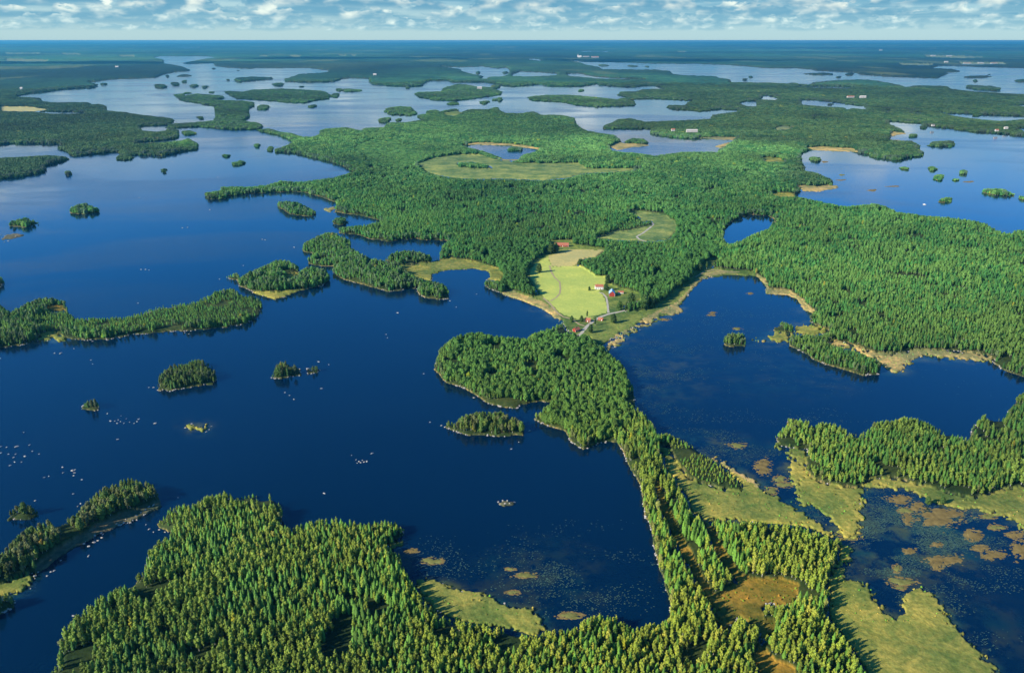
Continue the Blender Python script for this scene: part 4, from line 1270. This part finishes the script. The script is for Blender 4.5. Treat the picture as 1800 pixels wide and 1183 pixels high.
ROCKS = [rock_mesh(s) for s in range(5)]
RG = [('in the scatter of rocks between the bushy islet and the grassy islet', [(189, 727, 1.7), (194, 740, 2), (202, 740, 1.5), (206, 744, 1.8), (208, 738, 1.4), (212, 741, 1.2), (218, 744, 1.4), (236, 744, 1.6), (241, 741, 1.6), (243, 737, 1.2), (222, 736, 1), (228, 742, 1), (213, 731, 1), (245, 736, 1)]),
      ('in the open lake left of the grassy islet', [(273, 744, 2.6), (207, 772, 1.6)]),
      ('in the loose field of rocks near the left edge', [(1, 785, 1.8), (12, 786, 1.5), (29, 785, 2.6), (2, 796, 1.6), (28, 798, 1.6), (52, 782, 1.5), (42, 760, 1.4), (44, 802, 2.2), (24, 804, 1.8), (57, 793, 1.3), (69, 798, 1.2), (15, 798, 1.2), (26, 812, 1.8), (18, 818, 1.8), (38, 812, 1.3)]),
      ('in the rock cluster above the long narrow island', [(110, 821, 1.6), (111, 831, 1.8), (127, 827, 2.4), (132, 826, 2.4), (130, 836, 2), (144, 843, 1.4), (86, 837, 1.5), (78, 839, 1.2), (131, 831, 1.6), (129, 868, 1.4)]),
      ('in the small rock group south of the two part islet', [(501, 690, 1.5), (509, 695, 1.4), (517, 702, 2), (565, 683, 1.9), (560, 636, 2.3), (578, 641, 1.5)]),
      ('in the pale rock group in the middle of the dark lake', [(654, 797, 2.4), (626, 808, 1.5), (631, 811, 1.6), (634, 813, 1.4), (640, 812, 1.8), (645, 811, 2), (637, 809, 1.2), (628, 814, 1.2), (570, 867, 1.8), (618, 800, 0.9)]),
      ('north of the round wooded headland', [(699, 550, 3), (679, 588, 1.5), (681, 594, 1.5), (802, 540, 1.6), (838, 517, 1.7), (791, 529, 2), (745, 657, 1.5), (833, 699, 2)]),
      ('standing in the water below the long curved island', [(96, 621, 1.9), (107, 621, 3), (130, 613, 1.3), (160, 633, 1.6), (163, 640, 1.2), (1, 630, 1.5)]),
      ('standing in the broad left lake', [(386, 491, 2.3), (428, 467, 1.8), (243, 533, 2.2), (369, 369, 3), (303, 285, 3), (383, 312, 3), (517, 435, 2.5)]),
      ('off the rocky tip of the flat island below the round headland', [(756, 742, 1.6), (776, 748, 2), (782, 751, 1.8), (931, 757, 2.4), (912, 777, 1.2), (899, 789, 1.4)]),
      ('on the stony shore of the long narrow island', [(262, 893, 2.1), (270, 890, 2), (256, 898, 1.8), (248, 903, 1.7), (240, 908, 1.5), (205, 923, 1.6), (179, 945, 1.8), (165, 953, 2), (156, 960, 1.9), (172, 950, 1.5), (181, 939, 1.5), (156, 977, 2.4), (90, 1005, 1.8), (83, 1012, 1.6), (95, 1003, 1.5), (129, 1082, 1.6), (137, 890, 1.5), (313, 875, 1.6), (62, 880, 1.6), (107, 985, 1.4), (222, 915, 1.4), (142, 885, 1.4)]),
      ('off the pointed spit of the lower left headland', [(262, 930, 1.6), (280, 931, 1.4), (270, 935, 1.3), (257, 922, 1.4), (290, 935, 1.5)]),
      ('on the rocky islet in the dark bay', [(876, 882, 1.8), (884, 880, 2), (892, 882, 1.6), (903, 883, 2.3), (888, 887, 1.8), (896, 887, 1.7), (879, 887, 1.4)]),
      ('round the grassy islet', [(326, 752, 1.6), (337, 745, 1.8), (368, 755, 1.6), (363, 759, 1.5), (372, 749, 1.3)]),
      ('on the rocky shoal near the left edge of the broad lake', [(4, 420, 3), (10, 416, 3.4), (15, 424, 3), (8, 426, 2.6), (28, 417, 3), (2, 413, 2.4)]),
      ('on the open shoals of the broad left lake', [(321, 401, 3), (330, 400, 3.4), (248, 474, 2.6), (256, 474, 3.2), (262, 475, 2.4), (461, 421, 3), (466, 422, 2.4), (245, 348, 3)]),
      ('along the lake shore of the long curved island', [(10, 611, 1.8), (20, 609, 1.6), (35, 605, 2), (163, 600, 1.7), (188, 597, 1.7), (325, 585, 2), (332, 587, 1.6), (392, 576, 1.6), (270, 681, 1.7), (262, 681, 1.4), (320, 684, 1.8), (336, 681, 2)])]
for (where, L_) in RG:
    for (X, Y, s) in L_:
        a, b = place_px(X, Y, 0)
        zz = float(ground_z(np.array([a]), np.array([b]), np.array([X]), np.array([Y]))[0])
        o = bpy.data.objects.new('boulder', random.choice(ROCKS))
        COL.objects.link(o)
        s *= 0.56
        o.location = (a, b, max(0.05, zz) + 0.05); o.scale = (s * random.uniform(1, 1.5), s * random.uniform(0.8, 1.1), s * random.uniform(0.6, 0.95))
        o.rotation_euler = (0, 0, random.uniform(0, 6))
        tag(o, ('big' if s > 1.75 else 'small' if s < 1.2 else 'middling') + ' pale boulder ' + where, 'boulder', 'boulders ' + where)

# stones along the waterline
lsb = blur(land, 2, 1)
rr_, cc_ = np.where((lsb > 0.45) & (lsb < 0.9) & (cls != 2) & (cls != 3))
bY = YO + (rr_ + rng.random(len(rr_))) / SR; bX = XO + (cc_ + rng.random(len(rr_))) / SR
k0 = (bY > 470) & (bX > -40) & (bX < 1850) & (bY < 1230)
bX, bY = bX[k0], bY[k0]
bx0, by0 = g(bX, bY, 0.0)
kk = fbm(bx0 / 16, by0 / 16, 88, 2) > np.where(bX < 1165, 0.46, 0.66)
kk &= rng.random(len(kk)) < np.clip((by0 / 1400) ** 1.5, 0.05, 1) * 0.20
V = []; Fc = []
lz = at(lsoft, bX, bY)[kk]; si = 0
for (a, b) in zip(bx0[kk], by0[kk]):
    s = random.uniform(0.35, 1.1); i = len(V); zb = max(0.1, -3 + 4.2 * float(lz[si])); si += 1; p0 = random.uniform(0, 6)
    for (zz, q) in ((-0.3, 1.0), (0.35, 0.9), (0.62, 0.4)):
        for k_ in range(5):
            V.append((a + s * q * random.uniform(0.8, 1.2) * math.cos(p0 + k_ * 1.257), b + s * q * math.sin(p0 + k_ * 1.257), zb + zz * s))
    for r0 in (0, 5):
        for k_ in range(5):
            Fc.append((i + r0 + k_, i + r0 + (k_ + 1) % 5, i + r0 + 5 + (k_ + 1) % 5, i + r0 + 5 + k_))
    Fc.append(tuple(range(i + 10, i + 15)))
tag(mesh_obj('shore_stones', V, Fc, M_ROCK), 'countless small pale stones along the waterlines', 'stones', kind='stuff')
print('stones', kk.sum())

# ------------------------------------------------------------------ floating mats of bog plants
MATS = [(1583, 878, 17, 6.5, 0, 'uppermost rusty floating mat in the weedy pond'), (1613, 890, 9, 7, 0, 'left end of the biggest group of rusty mats in the weedy pond'),
        (1652, 908, 38, 13, 0, 'largest rusty floating mat in the weedy pond'), (1596, 912, 8, 8, 0, 'small rusty mat left of the largest one in the pond'),
        (1591, 897, 11, 5, 1, 'yellowish mat between the uppermost and the largest mat'), (1711, 941, 13, 9, 0, 'oval rusty mat right of the middle of the pond'),
        (1662, 984, 24, 7, 0, 'long rusty mat in the lower middle of the pond'), (1648, 990, 9, 10, 0, 'rusty mat at the left end of the long lower one'),
        (1746, 976, 17, 7, 0, 'rusty mat at the lower right of the pond'), (1723, 963, 12, 4.5, 0, 'thin rusty mat above the lower right one'),
        (1796, 966, 13, 14, 0, 'bright rusty mat cut by the right edge of the picture'), (1784, 940, 13, 5, 0, 'rusty mat near the right edge above the bright one'),
        (1738, 907, 13, 4, 1, 'yellowish mat near the stony north east shore of the pond'), (1752, 927, 13, 4, 1, 'thin yellowish mat right of the oval one'),
        (1598, 968, 8, 3.6, 0, 'small bright rusty mat in the middle of the dark pond'), (1647, 957, 7, 3.6, 0, 'little rusty mat in the pale weed of the pond'),
        (1493, 940, 17, 9, 1, 'yellow mat at the mouth of the narrow channel'), (1585, 1022, 22, 6, 1, 'yellowish mat in the lower pond north of the bog tongue'),
        (1577, 999, 5, 7, 1, 'small yellowish tuft in the lower pond'), (1583, 1033, 7, 3, 1, 'little mat just above the bog tongue'),
        (1341, 820, 13, 11, 0, 'orange floating mat in the bay west of the peninsula'), (1371, 842, 10, 5, 1, 'upper yellow mat at the entrance of the channel'),
        (1379, 852, 13, 4, 1, 'lower yellow mat at the entrance of the channel'), (1356, 863, 9, 6, 1, 'yellowish mat against the west bank of the channel'),
        (1168, 562, 7, 2, 0, 'tan reed mat off the reedy shore below the farm'), (1292, 599, 2, 1, 0, ''), (1253, 550, 5, 1.6, 0, 'thin tan mat in the upper right hand lake'),
        (1250, 554, 6, 1.2, 0, 'second thin tan mat just below its neighbour in the right hand lake'), (1319, 516, 4, 1.4, 0, 'small tan mat near the north east bay of the right hand lake'),
        (1296, 578, 6, 2, 1, 'pale leaf mat above the tufted islet'), (924, 1011, 16, 4, 1, 'pale weed patch in the dark bay near the bottom'), (897, 1000, 7, 2, 1, 'small weed patch left of the pale one in the dark bay'),
        (902, 1041, 10, 3, 1, 'thin ring of weed in the dark bay'), (760, 986, 17, 5, 1, 'weed patch off the small reedy spit'), (723, 968, 9, 3, 0, 'reddish weed patch at the tip of the small reedy spit'),
        (1003, 1082, 18, 5, 1, 'pale weed mat in the bottom of the dark bay'), (1297, 783, 12, 4, 1, 'pale lily patch in the lake left of the peninsula tip'),
        (1568, 385, 9, 2, 0, ''), (1533, 335, 10, 1.6, 0, 'tan shoal in the blue right lake'), (1570, 328, 11, 1.4, 0, 'tan shoal right of its neighbour in the blue lake'), (1703, 320, 9, 1.5, 0, 'tan spit right of the small islets in the blue lake'),
        (1450, 285, 7, 1.4, 0, 'tan shoal beside the tree islet in the north bay'), (1480, 308, 6, 1.3, 1, 'green shoal in the north bay of the blue lake'), (1478, 317, 9, 1.2, 0, 'tan shoal below the green one in the north bay')]
for (X, Y, rx, ry, c_, lab) in MATS:
    if not lab:
        continue
    rs = random.Random(int(X * 7 + Y))
    a0, b0 = place_px(X, Y, 0)
    ph = [rs.uniform(0, 6.28) for _ in range(6)]
    V = [(0, 0, 0.32)]; Fc = []
    n_ = 72
    jit = [rs.uniform(-.10, .10) for _ in range(n_)]
    for ring, (q, z) in enumerate(((0.5, 0.30), (0.85, 0.2), (1.0, -0.12))):
        for k_ in range(n_):
            t_ = 2 * math.pi * k_ / n_
            rr = 1 + 0.20 * math.sin(2 * t_ + ph[0]) + 0.15 * math.sin(3 * t_ + ph[1]) + 0.11 * math.sin(5 * t_ + ph[2]) + 0.09 * math.sin(8 * t_ + ph[3]) + 0.07 * math.sin(13 * t_ + ph[4]) + jit[k_]
            a1, b1 = place_px(X + rx * q * rr * math.cos(t_), Y + ry * q * rr * math.sin(t_), 0)
            V.append((a1 - a0, b1 - b0, z + rs.uniform(-.05, .05)))
    for k_ in range(n_):
        k2 = (k_ + 1) % n_
        Fc.append((0, 1 + k2, 1 + k_))
        for r0 in (0, 1):
            Fc.append((1 + r0 * n_ + k_, 1 + r0 * n_ + k2, 1 + (r0 + 1) * n_ + k2, 1 + (r0 + 1) * n_ + k_))
    o = mesh_obj('floating_mat', V, Fc, M_MATG if c_ else M_MAT, smooth=True)
    o.location = (a0, b0, 0)
    tag(o, lab, 'plant mat', 'floating mats of bog plants')

# loose bits of the same plants drifting round the mats
V = []; Fc = []
for (X, Y, rx, ry, c_, lab) in MATS:
    if Y < 500:
        continue
    rs = random.Random(int(X + Y))
    for _ in range(int(12 + 5 * math.sqrt(rx * ry))):
        t_ = rs.uniform(0, 6.283); q = 0.95 + abs(rs.gauss(0, 0.34)) * (0.35 + 0.9 * abs(math.sin(t_ * 1.5 + X)))
        a, b = place_px(X + rx * q * math.cos(t_), Y + ry * q * math.sin(t_), 0)
        r = rs.uniform(0.25, 1.0) * (1.5 if q < 1.12 else 1.0); i = len(V); p0 = rs.uniform(0, 6)
        for k_ in range(6):
            V.append((a + r * 1.4 * rs.uniform(0.7, 1.2) * math.cos(p0 + k_ * 1.047), b + r * rs.uniform(0.7, 1.2) * math.sin(p0 + k_ * 1.047), 0.03))
        V.append((a, b, 0.18))
        for k_ in range(6):
            Fc.append((i + k_, i + (k_ + 1) % 6, i + 6))
tag(mesh_obj('drifting_weed', V, Fc, M_MAT), 'loose scraps of weed drifting round the floating mats', 'weed', kind='stuff')

# lily pads and weed tufts breaking the surface: nobody could count them
LP = [(1600, 950, 190, 90, 9000), (1400, 790, 110, 60, 1800), (1150, 650, 110, 110, 1600), (1300, 560, 150, 70, 900), (1010, 1010, 140, 80, 1300), (1700, 1060, 80, 80, 500), (770, 990, 70, 40, 400), (1560, 650, 200, 50, 350), (1250, 770, 90, 40, 700), (1400, 610, 60, 30, 300)]
V = []; Fc = []
for (cx, cy, rx, ry, cnt) in LP:
    aX = cx + rx * np.clip(rng.normal(0, 0.5, cnt * 4), -1.2, 1.2); aY = cy + ry * np.clip(rng.normal(0, 0.5, cnt * 4), -1.2, 1.2)
    wx_, wy_ = g(aX, aY)
    keep = (at(cls, aX, aY) == 0) & (~at(land, aX, aY)) & (fbm(wx_ / 30, wy_ / 18, 91, 3) + rng.uniform(-0.16, 0.16, len(wx_)) > 0.60) & (aX > -50) & (aX < 1900) & (aY < 1300)
    for (a, b) in list(zip(wx_[keep], wy_[keep]))[:cnt]:
        r = random.uniform(0.15, 0.42); i = len(V); p0 = random.uniform(0, 6)
        el = random.uniform(1, 2.2)
        for k_ in range(5):
            V.append((a + r * el * math.cos(p0 + k_ * 1.257), b + r * math.sin(p0 + k_ * 1.257), 0.04 + random.uniform(0, .06)))
        Fc.append(tuple(range(i, i + 5)))
tag(mesh_obj('water_lilies', V, Fc, M_LILY), 'speckled lily leaves and weed floating on the lakes and pond', 'water lilies', kind='stuff')

# scrubby tussocks and reeds on the bogs and clearings
TS = []
bx0 = rng.uniform(-700, 1500, 260000); by0 = rng.uniform(430, 1900, 260000)
bX, bY = px(bx0, by0)
bc = at(cls, bX, bY)
dens = np.where(bc == 2, 0.22, np.where(bc == 3, 0.30, np.where(bc == 7, 0.55, np.where(bc == 4, 0.08, 0))))
kk = (rng.random(len(bx0)) < dens) & (bX > -40) & (bX < 1850) & (bY < 1250) & at(land, bX, bY)
tc_ = PAL[bc[kk]]
tx0, ty0 = bx0[kk], by0[kk]
V = []; Fc = []; CC = []
for (a, b, cc, q) in zip(tx0, ty0, tc_, bc[kk]):
    s = random.uniform(0.5, 1.2) * (1.0 if q == 7 else 0.9)
    i = len(V); p0 = random.uniform(0, 6)
    hh = s * random.uniform(0.6, 1.4)
    for k_ in range(5):
        V.append((a + s * math.cos(p0 + k_ * 1.257), b + s * math.sin(p0 + k_ * 1.257), 1.0))
    V.append((a + random.uniform(-.3, .3), b + random.uniform(-.3, .3), 1.2 + hh))
    f = random.uniform(0.45, 1.5)
    gg = (0.55, 1.15, 0.7) if random.random() < 0.6 else (1.1, 0.9, 0.9)
    CC += [[cc[0] * f * gg[0], cc[1] * f * gg[1], cc[2] * f * gg[2], 1]] * 6
    for k_ in range(5):
        Fc.append((i + k_, i + (k_ + 1) % 5, i + 5))
tag(mesh_obj('tussocks', V, np.array(Fc), M_GROUND, attrs={'col': ('FLOAT_COLOR', np.array(CC, np.float32))}), 'low tussocks, sedge and scrub covering the yellow bogs and clearings', 'sedge', kind='stuff')

# ------------------------------------------------------------------ a small boat on the right lake
a, b = place_px(1625, 360, 0)
e = bpy.data.objects.new('motorboat', None); COL.objects.link(e); e.location = (a, b, 0); e.rotation_euler = (0, 0, R(150))
tag(e, 'tiny white motorboat crossing the blue lake on the right', 'boat')
st = [(-3.2, 1.1, 0.9), (-1.5, 1.25, 0.9), (0.8, 1.15, 1.0), (2.4, 0.7, 1.1), (3.4, 0.04, 1.25)]
V = []; Fc = []
for (xx, wv_, zz) in st:
    V += [(xx, -wv_, zz), (xx, -wv_ * 0.7, 0.0), (xx, 0, -0.3), (xx, wv_ * 0.7, 0.0), (xx, wv_, zz)]
for i in range(4):
    for k_ in range(4):
        q = i * 5 + k_
        Fc.append((q, q + 1, q + 6, q + 5))
    Fc.append((i * 5 + 4, i * 5, i * 5 + 5, i * 5 + 9))
Fc.append((0, 4, 3, 2, 1))
mesh_obj('hull', V, Fc, M_WHITE, e)
mesh_obj('cabin', *boxm(-0.6, 1.2, -0.8, 0.8, 0.95, 1.9), M_WHITE, e)
mesh_obj('windscreen', *boxm(1.2, 1.35, -0.7, 0.7, 1.2, 1.8), M_GLASS, e)

# ------------------------------------------------------------------ low clouds overhead (above the frame) that shade the far shores
M_CLOUD, t = mat('cloud_white')
t.p.inputs['Base Color'].default_value = (0.85, 0.86, 0.88, 1)
tr_ = t.N.new('ShaderNodeBsdfTranslucent'); tr_.inputs[0].default_value = (0.8, 0.82, 0.85, 1)
ms_ = t.N.new('ShaderNodeMixShader'); ms_.inputs[0].default_value = 0.5
t.L.new(t.p.outputs[0], ms_.inputs[1]); t.L.new(tr_.outputs[0], ms_.inputs[2]); t.L.new(ms_.outputs[0], t.out.inputs[0])
hc = 1300.0
V = []; Fc = []
for ci_, (X, Y, rx, ry) in enumerate([(150, 112, 2600, 900), (1180, 108, 2400, 900), (620, 104, 2500, 900)]):
    a, b = place_px(X, Y, 0)
    k_ = hc / math.tan(SUN_EL)
    a -= 0.891 * k_; b -= 0.454 * k_
    n1_, n2_ = 90, 9
    i0 = len(V)
    for u_ in range(n2_ + 1):
        th_ = math.pi * u_ / n2_
        for q in range(n1_):
            f_ = 2 * math.pi * q / n1_
            rr = 1 + 0.13 * math.sin(17 * f_ + ci_) * math.sin(4 * f_) + 0.22 * math.sin(3 * f_ + ci_) + 0.14 * math.sin(5 * f_ + 2 * ci_) + 0.10 * math.sin(9 * f_ + ci_)
            V.append((a + rx * rr * math.sin(th_) * math.cos(f_), b + ry * rr * math.sin(th_) * math.sin(f_), hc + max(-30, 160 * math.cos(th_) * (1 + 0.4 * math.sin(4 * f_ + 3 * th_)))))
    for u_ in range(n2_):
        for q in range(n1_):
            q2 = (q + 1) % n1_
            Fc.append((i0 + u_ * n1_ + q, i0 + u_ * n1_ + q2, i0 + (u_ + 1) * n1_ + q2, i0 + (u_ + 1) * n1_ + q))
tag(mesh_obj('clouds', V, Fc, M_CLOUD, smooth=True), kind='structure')

# ------------------------------------------------------------------ air
m_ = bpy.data.materials.new('haze_air'); m_.use_nodes = True
m_.node_tree.nodes.clear()
vo = m_.node_tree.nodes.new('ShaderNodeVolumePrincipled')
mo = m_.node_tree.nodes.new('ShaderNodeOutputMaterial')
m_.node_tree.links.new(vo.outputs[0], mo.inputs['Volume'])
vo.inputs['Color'].default_value = (0.08, 0.44, 0.68, 1)
vo.inputs['Density'].default_value = 2.7e-5
vo.inputs['Anisotropy'].default_value = 0.2
o = mesh_obj('haze', *boxm(-150000, 150000, -3000, 93000, -5, 363), m_)
tag(o, kind='stuff')
o['label'] = 'thin blue summer haze over the lakes'
o['category'] = 'haze'
